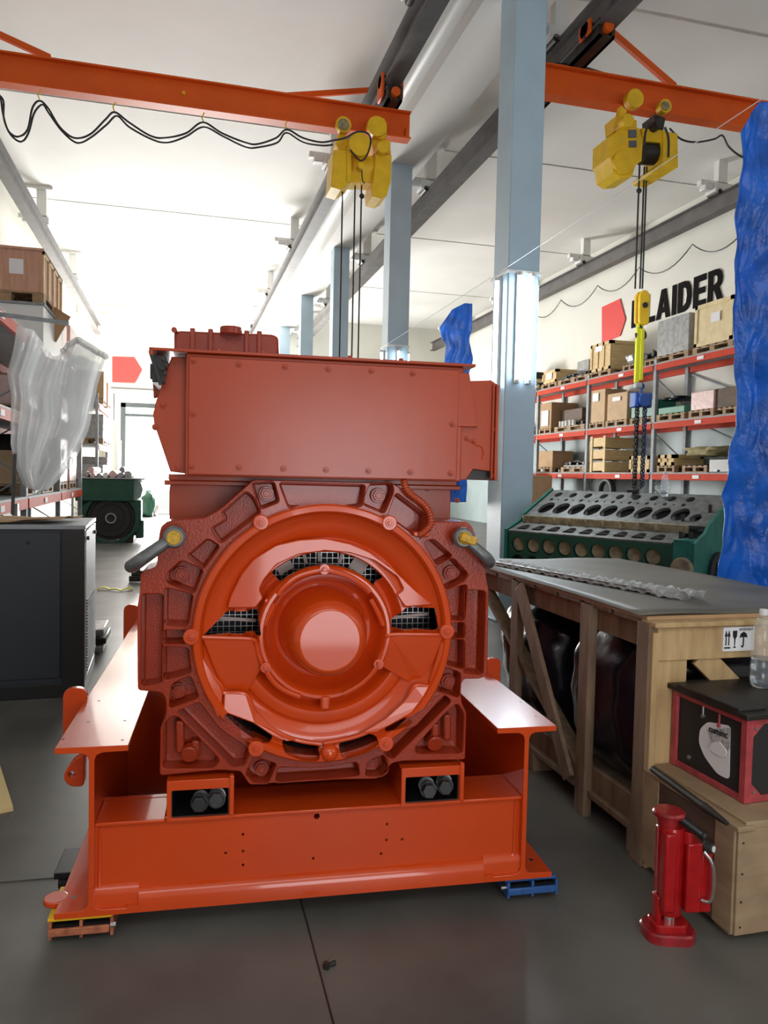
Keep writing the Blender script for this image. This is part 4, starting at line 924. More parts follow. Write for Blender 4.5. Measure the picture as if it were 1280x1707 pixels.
# wrapped bars on the sheet
A = HZ(822, 938, 1.07); B = HZ(1150, 998, 1.07); d = (B-A).normalized(); n = Vector((-d.y, d.x, 0)); L = (B-A).length
e = empty('bar_bundle', A, math.atan2(d.y, d.x), 'bundle of long steel bars half wrapped in clear film on the grey sheet', 'bar bundle')
for k in range(4):
    MB().box((0, .005+k*.026, -.008), (L-.12, .027+k*.026, .008)).build('steel_bar', STL, e, bevel=.002)
rr = random.Random(5)
m = MB().grid(lambda u, v: (u*(L+.0)*1.0, -.01+.135*v+(0 if u < .75 else (.03*math.sin(v*9+u*40))*(u-.75)*4), -.011+.03*math.sin(PI*min(1, max(0, v)))*(1+1.2*max(0, u-.6))+.004*math.sin(u*160+v*8)+.004*math.sin(u*83+v*17)), 160, 10)
m.build('plastic_wrap', FILM2, e, solid=.001, angle=80)

# wooden box
Wb = empty('wooden_box', (1.88, 2.21, 0), 0, 'closed wooden box standing behind the red toe jack', 'wooden box')
def wb(name, a, b, mt, **k): return BX(name, a, b, mt, Wb, bevel=.003, **k)
wb('box_side', (.012, .012, .03), (.95, .53, .40), WBX)
wb('side_panel', (0, .10, .06), (.014, .44, .33), WBD); wb('corner_batten', (-.008, .0, .03), (.012, .10, .41), WBX); wb('corner_batten', (-.008, .44, .03), (.012, .54, .41), WBX)
wb('top_batten', (-.004, .1, .31), (.012, .44, .405), WBD); wb('bottom_batten', (-.006, .1, .03), (.012, .44, .09), WBD)
wb('end_panel', (.0, -.012, .03), (.95, .012, .405), WBX)
for k in range(4): wb('lid_board', (.03+k*.24, -.012, .405), (.255+k*.24, .54, .432), WDL if k in (1, ) else WBX)
wb('lid_batten', (-.01, -.02, .402), (.06, .55, .42), WBX)
for y in (.04, .42): wb('foot', (.02, y, 0), (.9, y+.08, .03), WBX)
MB().cyl((.0, .02, .412), (.0, .06, .412), .0, 4) if False else None
m = MB()
for z in (.06, .15, .25, .36): m.cyl((.02, -.0135, z), (.02, -.011, z), .004, 8)
m.each('nail_head', BLK, Wb)
A = HZ(1088, 1282, .455); B = HZ(1212, 1373, .455)
e = tag(MB().cyl(A, A+(B-A)*.72, .014, 14).cyl(A+(B-A)*.72, B, .017, 14, .008).build('pry_bar', DRK, bevel=.002), 'dark steel bar lying along the edge of the wooden box lid', 'bar')
# red angle iron frame box
Fp = HZ(1240, 1340, .436); rzf = math.radians(2)
Rb = empty('framed_steel_box', (Fp.x, Fp.y, .434), rzf, 'red angle iron frame box with black panels on the wooden box', 'steel box')
w_, d_, h_ = .52, .42, .315; t = .03
def fb(name, a, b, mt, **k): return BX(name, a, b, mt, Rb, bevel=.002, **k)
for x in (0, w_-t):
    for y in (0, d_-t): fb('corner_angle', (x, y, 0), (x+t, y+t, h_), REDF)
for z in (0, h_-t*.8):
    for y in (0, d_-t): fb('frame_rail', (t, y+.003, z), (w_-t, y+t-.003, z+t*.8), REDF)
    for x in (0, w_-t): fb('frame_rail', (x+.003, t, z), (x+t-.003, d_-t, z+t*.8), REDF)
fb('black_panel', (.012, t, t*.8), (.02, d_-t, h_-t*.8), BLKR); fb('black_panel', (t, .012, t*.8), (w_-t, .02, h_-t*.8), BLKR)
m = MB().box((-.02, -.02, h_), (w_+.03, d_+.03, h_+.022)); m.box((-.022, .02, h_+.02), (.1, d_-.05, h_+.034)); m.build('top_plate', DRK, Rb, bevel=.004)
for (x, z, sx, sz) in ((t, t*.8, 1, 1), (t, h_-t*.8, 1, -1)):
    m = MB().plate([(x, z), (x+sx*.05, z), (x, z+sz*.05)], [], (0, .005, 0), t=.008); m.build('gusset', REDF, Rb, smooth=False)
    MB().cyl((x+.013, .001, z+sz*.015), (x+.013, .008, z+sz*.015), .006, 8).build('gusset_bolt', STL, Rb)
def sidepts(pts):  # pixels on the left side plane of the box
    M = Rb.matrix_basis.copy(); inv = M.inverted(); ex = Vector((math.cos(rzf), math.sin(rzf), 0)); out = []
    for px, py in pts:
        p = inv @ hit(px, py, Rb.location+ex*.011, ex); out.append((p.y, p.z))
    return out
bpy.context.view_layer.update()
pp = sidepts([(1218, 1210), (1216, 1300), (1196, 1290), (1175, 1262), (1165, 1238), (1167, 1215), (1180, 1203)])
m = MB(); m.plate(rnd(pp, .02), [], (.009, 0, 0), (0, 1, 0), (0, 0, 1), (1, 0, 0), t=.002); m.build('white_disc', PAPER, Rb, smooth=False)
pp = sidepts([(1180, 1216), (1219, 1213), (1218, 1245), (1212, 1263), (1192, 1250)]); m = MB(); m.plate(pp, [], (.006, 0, 0), (0, 1, 0), (0, 0, 1), (1, 0, 0), t=.002); tagp = m.build('paper_tag', mat('newsprint', (.6, .6, .6), .8, var=.5, vscale=90), Rb, smooth=False)
pp = sidepts([(1184, 1247), (1190, 1237), (1202, 1236), (1214, 1252), (1212, 1262), (1200, 1260)]); m = MB(); m.plate(rnd(pp, .01), [], (.002, 0, 0), (0, 1, 0), (0, 0, 1), (1, 0, 0), t=.004); m.build('white_rag', PAPER, Rb, smooth=False)
q0 = sidepts([(1199, 1220)])[0]
M = frameM((.0045, q0[0], q0[1]), (0, -1, .06), (0, 0, 1)); fontmesh('handwriting', 'cuminc', .036, BLK, Rb, M, .0006, .0005)
pp = sidepts([(1174, 1175), (1201, 1190)])
for (y, z) in pp: MB().cyl((.006, y, z), (.006, y, z-.045), .004, 8).cyl((-.0, y, z-.045), (.012, y, z-.045), .007, 8).build('hanging_bolt', STL if y > pp[1][0] else REDF, Rb)
q = sidepts([(1150, 1262)])[0]; MB().cyl((.002, q[0], q[1]), (.01, q[0], q[1]), .009, 6).build('panel_bolt', STL, Rb)
# bottle on the box
def bottle(loc, h, lab, r=.043, water=.45):
    e = empty('plastic_bottle', loc, 0, lab, 'bottle')
    k = h/.33
    pr = [(.001, .012), (r*.5, .0), (r*.9, .004), (r, .03), (r, .06), (r*.95, .07), (r, .08), (r*.98, .10), (r*.93, .112), (r*.98, .125), (r, .16), (r*.94, .17), (r, .18), (r*1.0, .22), (r*.9, .25), (r*.55, .285), (.014, .297), (.014, .31)]
    MB().lathe([(a, b*k) for a, b in pr], n=28).build('bottle_body', PET, e, angle=80)
    wr = [(a*.96, b*k) for a, b in pr if b < .33*water]; wr = [(.0005, .013)]+wr[1:]+[(.0005, wr[-1][1])]
    MB().lathe(wr, n=28).build('water', mat('bottle_water', (.85, .93, 1), .02, trans=1) if 'bottle_water' not in bpy.data.materials else bpy.data.materials['bottle_water'], e, angle=80)
    MB().cyl((0, 0, .302*k), (0, 0, .327*k), .016, 18).build('cap', PAPER, e, bevel=.002); return e
bp = HY(1267, 1155, 2.62); bottle((bp.x+.0, 2.62, .434+h_+.023), .325, 'clear plastic bottle with white cap standing on the framed steel box')

# toe jack
J = empty('toe_jack', (1.685, 2.30, 0), math.radians(-12), 'red hydraulic toe jack standing on the floor by the wooden box', 'jack')
MB().plate(rnd([(-.085, -.06), (.06, -.075), (.095, -.02), (.085, .06), (-.03, .085), (-.09, .05)], .07, 8), [], (0, 0, .035), (1, 0, 0), (0, 1, 0), (0, 0, -1), t=.035, ch=.006).build('toe_plate', REDJD, J)
MB().plate(rnd([(-.06, -.045), (.045, -.05), (.07, -.01), (.06, .045), (-.02, .06), (-.065, .035)], .02), [], (0, 0, .06), (1, 0, 0), (0, 1, 0), (0, 0, -1), t=.026, ch=.004).build('toe_step', REDJ, J)
MB().cyl((0, 0, .055), (0, 0, .12), .026, 24).build('ram', CHR, J)
MB().lathe([(.001, .088), (.042, .088), (.046, .096), (.046, .39), (.043, .40), (.001, .40)], n=32).build('cylinder_body', REDJ, J)
MB().box((-.043, -.055, .11), (.0, .04, .39)).box((-.052, -.02, .05), (-.03, .03, .15)).build('lift_frame', REDJ, J, bevel=.008)
MB().lathe([(.001, .40), (.036, .40), (.040, .42), (.040, .432), (.054, .436), (.056, .446), (.05, .453), (.001, .455)], (-.012, 0, 0), n=32).build('top_cap', REDJD, J)
MB().box((.032, -.062, .115), (.088, -.01, .36)).build('pump_block', REDJ, J, bevel=.006)
MB().cyl((.045, -.036, .35), (.045, -.036, .395), .02, 20).build('pump_piston', REDJ, J, bevel=.003)
MB().box((.085, -.058, .115), (.125, -.02, .33)).build('release_housing', REDJ, J, bevel=.006)
MB().tube(smoothpath([(.088, -.066, .335), (.104, -.085, .31), (.112, -.09, .27), (.112, -.09, .2), (.104, -.085, .17), (.086, -.066, .165)]), .0065, 10).build('carry_handle', CHR, J)
m = MB().cyl((.02, -.03, .432), (.075, -.075, .398), .015, 18).cyl((.075, -.075, .398), (.085, -.083, .392), .018, 18); m.build('pump_socket', BLK, J, bevel=.002)
MB().cyl((.095, -.05, .35), (.115, -.072, .348), .018, 16).build('valve_knob', BLKR, J, bevel=.003); MB().cyl((.1155, -.0725, .348), (.119, -.076, .348), .011, 14).build('knob_cap', PAPER, J)

# V engine block on the floor beyond the table
ang = math.atan2(-.878, .479); EB = empty('engine_block', (3.23, 7.21, 0), ang, 'bare green engine block with two rows of cylinder bores behind the long crate', 'engine block')
LB = 1.9; N9 = 9
def deck(y0, z0, y1, z1, length, holes, t, mt, nm, x_0=0, ch=.002):
    V = Vector((0, y1-y0, z1-z0)); Wd = V.length; V.normalize(); Nn = Vector((0, V.z, -V.y))
    m = MB().plate([(x_0, 0), (x_0+length, 0), (x_0+length, Wd), (x_0, Wd)], holes, (0, y0, z0), (1, 0, 0), V, Nn, t=t, ch=0); return m.build(nm, mt, EB, smooth=True, angle=30), Wd
p = .18
ell = lambda cc, rx, ry, n: [(cc[0]+rx*math.cos(2*PI*k/n), cc[1]+ry*math.sin(2*PI*k/n)) for k in range(n)]
hb = [ell((.15+p*i, .185), .078, .115, 30) for i in range(N9)]+[ell((.12+p*i, .475), .04, .05, 18) for i in range(N9)]
hb += [ell((.10+p*i, .365), .02, .026, 12) for i in range(N9)]+[circ((.19+p*i, .36), .012, 8) for i in range(N9-1)]+[ell((1.75, .14), .05, .07, 18)]
deck(.27, 1.235, .78, 1.50, LB, [h for h in hb if max(q[0] for q in h) < LB-.01], .03, CASTG, 'bore_deck')
h2_ = [rnd([(.05+p*i, .045), (.19+p*i, .045), (.16+p*i, .17), (.09+p*i, .18)], .04) for i in range(N9)]
deck(0, 1.09, .24, 1.175, LB-.17, h2_, .03, CASTG, 'valve_ledge')
m = MB().box((0, .225, 1.16), (LB-.15, .28, 1.24)); m.build('valley_wall', RUST, EB, bevel=.01)
m = MB()
for i in range(N9): m.box((.02+p*i, .205, 1.165), (.05+p*i, .26, 1.225))
m.each('valley_rib', RUST, EB, bevel=.01)
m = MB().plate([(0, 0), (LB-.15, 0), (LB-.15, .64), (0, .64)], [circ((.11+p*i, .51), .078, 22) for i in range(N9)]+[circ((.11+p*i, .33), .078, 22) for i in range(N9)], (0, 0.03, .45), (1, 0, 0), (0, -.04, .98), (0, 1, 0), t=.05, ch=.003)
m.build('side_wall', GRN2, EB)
for i in range(N9): MB().lathe([(.07, 0), (.05, .015), (.001, .03)], (.11+p*i, .04, .96), 'Y', 20).build('port_liner', RUST, EB)
MB().box((.02, .08, .45), (LB-.02, .84, 1.12)).build('crankcase', mat('block_inside', (.03, .028, .025), .7), EB)
m = MB().plate([(.28, 1.1), (.84, 1.1), (.80, 1.43), (.74, 1.44), (.30, 1.16)], [], (.01, 0, 0), (0, 1, 0), (0, 0, 1), (1, 0, 0), t=LB-.02); m.build('bore_dark_fill', bpy.data.materials['block_inside'], EB, smooth=False)  # dark filler put under the deck so the bore holes look deep and dark
endp = [(.0, .45), (.86, .45), (.86, 1.42), (.80, 1.52), (.27, 1.245), (.22, 1.185), (-.0, 1.10)]
for x, nm in ((-.02, 'end_wall'), (LB, 'end_wall')):
    m = MB().plate(endp, [circ((.45, .82), .17, 28)] if x > 0 else [], (x+.03 if x > 0 else x, 0, 0), (0, 1, 0), (0, 0, 1), (-1, 0, 0), t=.03, ch=.003); m.build(nm, GRN, EB)
m = MB().lathe([(.17, 0), (.19, .0), (.19, .03), (.12, .03), (.12, -.02)], (LB+.03, .45, .82), 'X', 32); m.build('crank_bore', DRK, EB)
m = MB().plate([(.0, .45), (LB, .45), (LB, 1.5), (0, 1.5)], [], (0, .86, 0), t=.03); m.build('rear_wall', GRN, EB)
MB().box((LB-.16, -.0, .45), (LB+.0, .1, 1.1)).box((LB-.16, .0, 1.09), (LB, .25, 1.13)).build('corner_casting', GRN, EB, bevel=.01)
MB().lathe([(.001, -.03), (.085, -.03), (.10, -.01), (.10, .03), (.001, .03)], (LB-.07, .0, .88), 'Y', 28).build('cover_disc', RUST, EB)
for x in (.3, 1.0, 1.8): MB().box((x, .05, 0), (x+.1, .85, .45)).build('stand_beam', WDK, EB)
for x, y, z in ((1.66, .34, 1.28), (1.76, .10, 1.14), (1.84, .12, 1.14), (1.83, .5, 1.37)): MB().cyl((x, y, z-.02), (x, y, z+.05), .016, 10).build('stud', DRK, EB)
bp = EB.matrix_basis @ Vector((1.3, .70, 1.47)); bottle((bp.x, bp.y, 1.47), .24, 'small clear plastic bottle standing on the green engine block', .035, .3)
m = MB().box((-.06, -.03, 0), (.06, .03, .03)).cyl((.05, 0, .02), (.12, .02, .03), .018, 10)
bp = EB.matrix_basis @ Vector((.95, .74, 1.50)); tag(m.build('hand_tool', DRK, loc=bp, rot=(0, 0, .4), bevel=.004), 'small dark tool lying on the upper edge of the green block', 'tool')

# ------------------------------------------------------------ wall writing and logos
def wallplate(pts_px, X, nm, mt, lab, cat):
    q = [HX(*p, X) for p in pts_px]; m = MB().plate([(v.y, v.z) for v in q], [], (X, 0, 0), (0, 1, 0), (0, 0, 1), (1, 0, 0), t=.02)
    return tag(m.build(nm, mt, smooth=False), lab, cat)
wallplate([(1003, 512), (1033, 498), (1042, 532), (1033, 560), (1003, 572)], XR-.03, 'wall_logo', REDL, 'red pentagon logo painted on the right wall before the letters', 'logo')
q = [HY(*p, YF-.09) for p in [(187, 594), (224, 595), (237, 616), (225, 638), (187, 637)]]
tag(MB().plate([(v.x, v.z) for v in q], [], (0, YF-.09, 0), t=.02).build('wall_logo', REDL, smooth=False), 'red pentagon logo on the far wall above the gate', 'logo')
LT = {'K': ([[(0,0),(.25,0),(.25,.32),(.34,.43),(.58,0),(.87,0),(.5,.6),(.85,1),(.55,1),(.25,.64),(.25,1),(0,1)]], []),
 'L': ([[(0,0),(.68,0),(.68,.2),(.25,.2),(.25,1),(0,1)]], []),
 'A': ([[(0,0),(.25,0),(.31,.2),(.6,.2),(.66,0),(.92,0),(.6,1),(.32,1)]], [[(.37,.38),(.54,.38),(.455,.72)]]),
 'I': ([[(0,0),(.25,0),(.25,1),(0,1)]], []),
 'D': ([[(0,0),(.4,0),(.62,.06),(.76,.22),(.82,.5),(.76,.78),(.62,.94),(.4,1),(0,1)]], [[(.25,.2),(.4,.2),(.52,.28),(.57,.5),(.52,.72),(.4,.8),(.25,.8)]]),
 'E': ([[(0,0),(.72,0),(.72,.2),(.25,.2),(.25,.41),(.66,.41),(.66,.6),(.25,.6),(.25,.8),(.7,.8),(.7,1),(0,1)]], []),
 'R': ([[(0,0),(.25,0),(.25,.36),(.36,.36),(.56,0),(.85,0),(.61,.42),(.74,.53),(.78,.69),(.72,.88),(.58,.98),(.4,1),(0,1)]], [[(.25,.54),(.4,.54),(.52,.6),(.53,.69),(.51,.77),(.4,.82),(.25,.82)]])}
ws = empty('wall_lettering', (XR-.03, 17.2, 5.42), 0, 'big black letters painted high on the right wall', 'sign')
y = 17.22; zb = 5.45; H = .68
widths = {'K': .87, 'L': .68, 'A': .92, 'I': .25, 'D': .82, 'E': .72, 'R': .85}
tot = sum(widths[c] for c in 'KLAIDER')+6*.13; S = (17.22-13.86)/tot
for c in 'KLAIDER':
    o_, h_l = LT[c]; m = MB(); m.plate([(17.2-(y-a*S), zb-5.42+b*H) for a, b in o_[0]], [[(17.2-(y-a*S), zb-5.42+b*H) for a, b in hh] for hh in h_l], (0, 0, 0), (0, -1, 0), (0, 0, 1), (1, 0, 0), t=.02)
    m.build('letter', LETM, ws, smooth=False); y -= (widths[c]+.13)*S
# ============================================================ PALLET RACKS
def rack(X, dirx, Y0, n, bay, levels, lab, ztop, depth=1.0):
    e = empty('pallet_rack', (X, Y0, 0), 0, lab, 'pallet rack'); L = lambda a, b: (Vector(a), Vector(b))
    for i in range(n+1):
        y = i*bay
        for dx in (0, depth-.06):
            MB().box((dirx*dx, y-.05, 0), (dirx*(dx+.07), y+.05, ztop)).build('upright', RACKG, e, smooth=False)
        m = MB(); z = .3; k = 0
        while z < ztop-.8:
            m.bar((dirx*.035, y, z), (dirx*(depth-.03), y, z+.55) if k % 2 == 0 else (dirx*.035, y, z+.55), .03, .02) if False else m.bar((dirx*(.035 if k % 2 == 0 else depth-.03), y, z), (dirx*(depth-.03 if k % 2 == 0 else .035), y, z+.6), .03, .02)
            z += .6; k += 1
        m.build('brace', RACKG, e, smooth=False)
        if i < n:
            for lv in levels:
                for dx in (-.02, depth-.04):
                    MB().box((dirx*dx, y+.05, lv-.155), (dirx*(dx+.05), y+bay-.05, lv-.03)).build('shelf_beam', RACKO, e, smooth=False)
                MB().box((dirx*-.01, y+.02, lv-.03), (dirx*depth, y+bay-.02, lv)).build('shelf_panel', RACKG, e, smooth=False)
                MB().box((dirx*-.032, y+bay*.42, lv-.125), (dirx*-.02, y+bay*.42+.2, lv-.055)).build('load_plate', PAPER, e, smooth=False)
    MB().bar((dirx*(depth+.0), .1, 2.1), (dirx*depth, bay-.1, 3.0), .03, .03).build('back_brace', RACKG, e, smooth=False)
    MB().bar((dirx*(depth+.0), .1, 3.1), (dirx*depth, bay-.1, 4.0), .03, .03).build('back_brace', RACKG, e, smooth=False)
    return e
LV = [1.83, 2.93, 4.2]
XR0 = 10.0-.6+.6
YU = [11.95, 14.8, 17.65, 20.5]
rack(10.0-.55, 1, 11.95-.62, 4, 2.70, [1.83, 2.87, 4.06], 'pallet rack with red beams along the right wall under the letters', 4.25, 1.0) if False else rack(10.0, 1, 12.0, 4, 2.85, LV, 'pallet rack with red beams along the right wall under the letters', 4.3, .86)
# items placed on the rack by what the photograph shows of their fronts
pal0 = None
PG = {'r': 'wooden pallets on the right rack', 'l': 'wooden pallets on the left rack'}
def pallet(x0, y0, z, w_, l, lab, g='r'):
    global pal0
    if pal0 is None:
        m = MB()
        for k in range(5): m.box((-.4, -.6+k*.26, .122), (.4, -.6+k*.26+.16, .144))
        for sx in (-.4, -.06, .28):
            m.box((sx, -.6, 0), (sx+.12, .6, .022)); m.box((sx, -.6, .1), (sx+.12, .6, .122))
            for sy in (-.6, -.07, .46): m.box((sx, sy, .022), (sx+.12, sy+.14, .1))
        pal0 = o = tag(m.build('wooden_pallet', PAL, smooth=False), lab, 'pallet')
    else: o = pal0.copy(); C.objects.link(o); o['label'] = lab
    o['group'] = PG[g]; o.location = (x0+w_/2, y0+l/2, z); o.scale = (w_/.8, l/1.2, 1); return o
def ylim(px0, px1, py, X): return HX(px1, py, X).y, HX(px0, py, X).y
def zat(px, py, X): return HX(px, py, X).z
def item(kind, px0, px1, pyt, lev, lab, mt, pal=True, dx=.05, dp=.7, cat='box', pl=None, side=1, X=None, battens=None, paper=None, zb=None):
    X = X if X is not None else 10.0+dx; py = (pyt+zrow(lev))/2
    ya, yb = ylim(px0, px1, py, X); zz = lev+(.15 if pal else .003) if zb is None else zb
    zt = zat((px0+px1)/2, pyt, X)
    if pal: pallet(X-.02*side if side > 0 else X-dp, ya-.03, lev+.001, dp+.02, (yb-ya)+.06, pl or ('pallet under the '+lab), 'r' if side > 0 else 'l')
    xa, xb = (X, X+dp) if side > 0 else (X-dp, X)
    e = empty(kind, (xa, ya, zz), 0, lab, cat); w_, l, h = xb-xa, yb-ya, zt-zz
    MB().box((0, 0, 0), (w_, l, h)).build('body', mt, e, bevel=.012)
    if battens:
        bm_, nb = battens; fx = -.02 if side > 0 else w_
        m = MB()
        for i in range(nb): y = (l-.08)*i/(nb-1); m.box((fx, y, 0), (fx+.02, y+.08, h))
        m.box((fx, 0, h-.08), (fx+.02, l, h)); m.box((fx, 0, 0), (fx+.02, l, .07)); m.build('batten', bm_, e, smooth=False)
        m = MB()
        for i in range(2): x = (w_-.08)*i; m.box((x, -.02, 0), (x+.08, 0, h))
        m.box((0, -.02, h-.08), (w_, 0, h)); m.build('side_batten', bm_, e, smooth=False)
    if paper:
        a, b, c_, d = paper; fx = -.024 if side > 0 else w_+.001
        MB().box((fx, l*a, h*b), (fx+.003, l*c_, h*d)).build('paper_label', PAPER, e, smooth=False)
    return e
def zrow(lev): return 790-(lev-1.6)*60
def lump(kind, px0, px1, pyt, lev, lab, mt, amp=.06, seed=1, pal=True, cat='machine part', dp=.6, dx=.08, side=1, X=None, n=26, pl=None):
    X = X if X is not None else 10.0+dx
    ya, yb = ylim(px0, px1, pyt, X); zt = zat((px0+px1)/2, pyt, X); zb = lev+(.147 if pal else .0)
    xa, xb = (X, X+dp) if side > 0 else (X-dp, X)
    if pal: pallet(xa, ya-.03, lev+.001, dp, (yb-ya)+.06, pl or ('pallet under the '+lab), 'r' if side > 0 else 'l')
    return tag(blob((xa, ya, zb+.0), (xb, yb, max(zt, zb+.08)), amp, seed, n).build(kind, mt, angle=80), lab, cat)
def parts(kind, px0, px1, pyt, lev, lab, mt, k=7, seed=1, pal=True, dx=.08, dp=.6, cat='machine part', pl=None, side=1, X=None):
    """an oily casting: flanged cylinders, boxes and pipes in one body"""
    rr = random.Random(seed); X = X if X is not None else 10.0+dx
    ya, yb = ylim(px0, px1, pyt, X); zt = zat((px0+px1)/2, pyt, X); zb = lev+(.147 if pal else .0); xa = X if side > 0 else X-dp
    if pal: pallet(xa, ya-.03, lev+.001, dp, (yb-ya)+.06, pl or ('pallet under the '+lab), 'r' if side > 0 else 'l')
    l, h = yb-ya, max(.12, zt-zb); m = MB(); m.box((.05, .03, 0), (dp-.08, l-.03, h*.35))
    for i in range(k):
        y = l*(i+.5)/k; r = min(h*.3, l/k*.55)*rr.uniform(.7, 1); z = h*rr.uniform(.35, .72); x = rr.uniform(.02, .15)
        m.cyl((x-.05, y, z), (x+dp*.5, y, z), r, 14); m.cyl((x-.07, y, z), (x-.04, y, z), r*1.25, 14); m.cyl((x+.1, y, 0), (x+.12, y, h*rr.uniform(.7, 1)), r*.4, 8)
    m.tube(smoothpath([(.1, l*.1, h*.5), (.05, l*.35, h*.95), (.1, l*.6, h*.8), (.06, l*.9, h*.6)]), .03, 8)
    return tag(m.build(kind, mt, loc=(xa, ya, zb), bevel=.004), lab, cat)
L1, L2, L3 = LV
# top level, from near (right) to far (left)
item('wooden_crate', 1158, 1221, 502, L3, 'big pale crate with paper label at near end of top shelf', CRT2, battens=(CRT2, 2), paper=(.32, .5, .55, .72), cat='crate', dp=.75)
item('wrapped_boxes', 1095, 1147, 529, L3, 'grey shrink wrapped stack of boxes beside the big pale crate', GRWR, cat='boxes', dp=.75)
parts('engine_part', 1076, 1092, 585, L3, 'black engine part left of the shrink wrapped boxes', DRK, 2, 3)
lump('wrapped_part', 1040, 1060, 588, L3, 'small part in grey film behind the yellow sling', GRWR, .05, 6)
item('wooden_crate', 985, 1018, 572, L3, 'yellowish plank crate on the top shelf under the red wall logo', CRT, battens=(CRT, 4), paper=(.4, .7, .75, .9), cat='crate', dp=.75)
item('plastic_tub', 962, 981, 601, L3, 'small grey box left of the plank crate under the logo', GRWR, pal=False, dx=.25, dp=.5)
parts('engine_part', 931, 980, 622, L3, 'row of dark engine parts in front of the small grey box', DRK, 5, 4, dp=.35, dx=.02)
item('wooden_crate', 905, 928, 618, L3, 'small wooden crate at the far end of the top shelf', CRT, battens=(CRT, 2), paper=(.3, .3, .7, .8), cat='crate')
item('black_case', 860, 880, 622, L3, 'black case on the far top shelf beside the column', BLKR, zb=zat(870, 634, 10.05)+.002, pal=False, cat='case'); item('wooden_crate', 858, 882, 634, L3, 'low pale crate under the black case', CRT2, pal=False, cat='crate')
parts('engine_part', 872, 897, 642, L3, 'far dark flanged engine parts on the top shelf', DRK, 3, 5, dx=.0, dp=.3)
# middle level
item('open_box', 1190, 1228, 646, L2, 'dark open crate on its side at near end of middle shelf', WBD, cat='crate', dp=.7, dx=.06)
item('wrapped_engine_part', 1151, 1189, 652, L2, 'pinkish plastic wrapped load on a pallet on the middle shelf', PNKW, cat='wrapped load', dx=.02, dp=.65)
item('green_bin', 1097, 1140, 678, L2, 'green container heaped with covered goods on the middle shelf', mat('bin_green', (.05, .26, .17), .5, var=.2), cat='container', dx=.02, dp=.6)
lump('covered_goods', 1100, 1135, 662, L2+.45, 'grey film and dark goods heaped on the green container', BLKW, .07, 8, pal=False, cat='goods', dx=.1, dp=.5)
item('green_machine', 1052, 1090, 668, L2, 'dark green machine behind the blue chain block', GRN, cat='machine', dx=.1, dp=.55)
item('cardboard_box', 1012, 1045, 655, L2, 'tall cardboard box with open flaps on the middle shelf', CBD2, paper=(.3, .7, .7, .85), dp=.6)
item('cardboard_box', 984, 1008, 650, L2, 'tall closed cardboard box with paper label beside the open one', CBD2, paper=(.4, .65, .8, .9), dp=.6)
item('cardboard_box', 900, 919, 672, L2, 'cardboard box under clear film on the far middle shelf', CBD, paper=(.2, .1, .8, .7), dp=.8)
item('dark_crate', 934, 970, 682, L2, 'dark open crate behind the white cylinders', WBD, dx=.3, dp=.45, pal=False, cat='crate')
pallet(9.98, ylim(925, 975, 710, 10)[0], L2+.001, .7, ylim(925, 975, 710, 10)[1]-ylim(925, 975, 710, 10)[0], 'wooden pallet under the white cylinders')
for i, (px, pt) in enumerate(((932, 704), (937, 704), (942, 702), (948, 700), (954, 702))):
    y = HX(px, 705, 10.05).y; zt = zat(px, pt, 10.05)
    tag(MB().cyl((10.1, y, L2+.146), (10.1, y, max(zt, L2+.3)), .05, 14).build('white_cylinder', WHTP), '%s of the five white cylinders on the far middle shelf, from the left' % ['first', 'second', 'third', 'fourth', 'last'][i], 'cylinder', 'white cylinders on the middle shelf')
parts('engine_part', 950, 976, 700, L2+.146, 'dark flat engine part beside the white cylinders', DRK, 3, 9, pal=False, dx=.2)
item('cardboard_box', 866, 889, 719, L2, 'wide cardboard box on a pallet beside the blue column', CBD2, dp=.6)
item('cardboard_box', 860, 868, 706, L2, 'narrow cardboard box behind the wide one by the column', CBD2, pal=False, dx=.35, dp=.3)
# lower level
item('black_crate', 1182, 1222, 765, L1, 'black box with dark cover on the lower shelf near the blue tarp', BLK, cat='box', pal=False, dx=.1, paper=(.6, .05, .75, .2))
item('metal_frame', 1140, 1178, 774, L1, 'low dark part on a pallet under the ochre canvas', DRK, cat='machine part', dx=.1)
lump('canvas_cover', 1138, 1190, 744, L1+.33, 'crumpled ochre canvas thrown over dark parts on the lower shelf', OCHC, .09, 11, pal=False, cat='canvas', dx=.03, dp=.6)
lump('cloth_bag', 1216, 1236, 733, L1+.55, 'brown cloth bag on the black box beside the blue tarp', OCHC, .06, 12, pal=False, cat='bag', dx=.1, dp=.4)
item('wooden_crate', 1098, 1124, 758, L1, 'small plank crate right of the rack upright on the lower shelf', CRT, battens=(CRT, 3), cat='crate')
item('wooden_crate', 1050, 1083, 760, L1, 'plank crate behind the hanging chains on the lower shelf', CRT, pal=False, battens=(CRT, 2), cat='crate')
ya, yb = ylim(983, 1010, 760, 10.02)
for k in range(3):
    z = L1+.04+k*.30
    e = empty('long_crate', (10.02, ya, z), 0, ['lowest', 'middle', 'topmost'][k]+' of the three yellow crates stacked on the lower shelf', 'crate', 'yellow crates stacked on the lower shelf')
    BX('body', (0, 0, 0), (.82, yb-ya, .22), CRT, e, bevel=.006)
    for yy in (.02, (yb-ya)-.14): MB().box((-.02, yy, -.035), (0, yy+.1, .26)).box((0, yy, -.035), (.8, yy+.1, 0)).build('batten', CRT, e, smooth=False)
item('cardboard_box', 895, 921, 752, L1, 'brown cardboard box with scribbles on the far lower shelf', CBD, dp=.65)
parts('engine_part', 936, 975, 768, L1, 'oily casting with round openings beside the brown box', DRK, 4, 14)
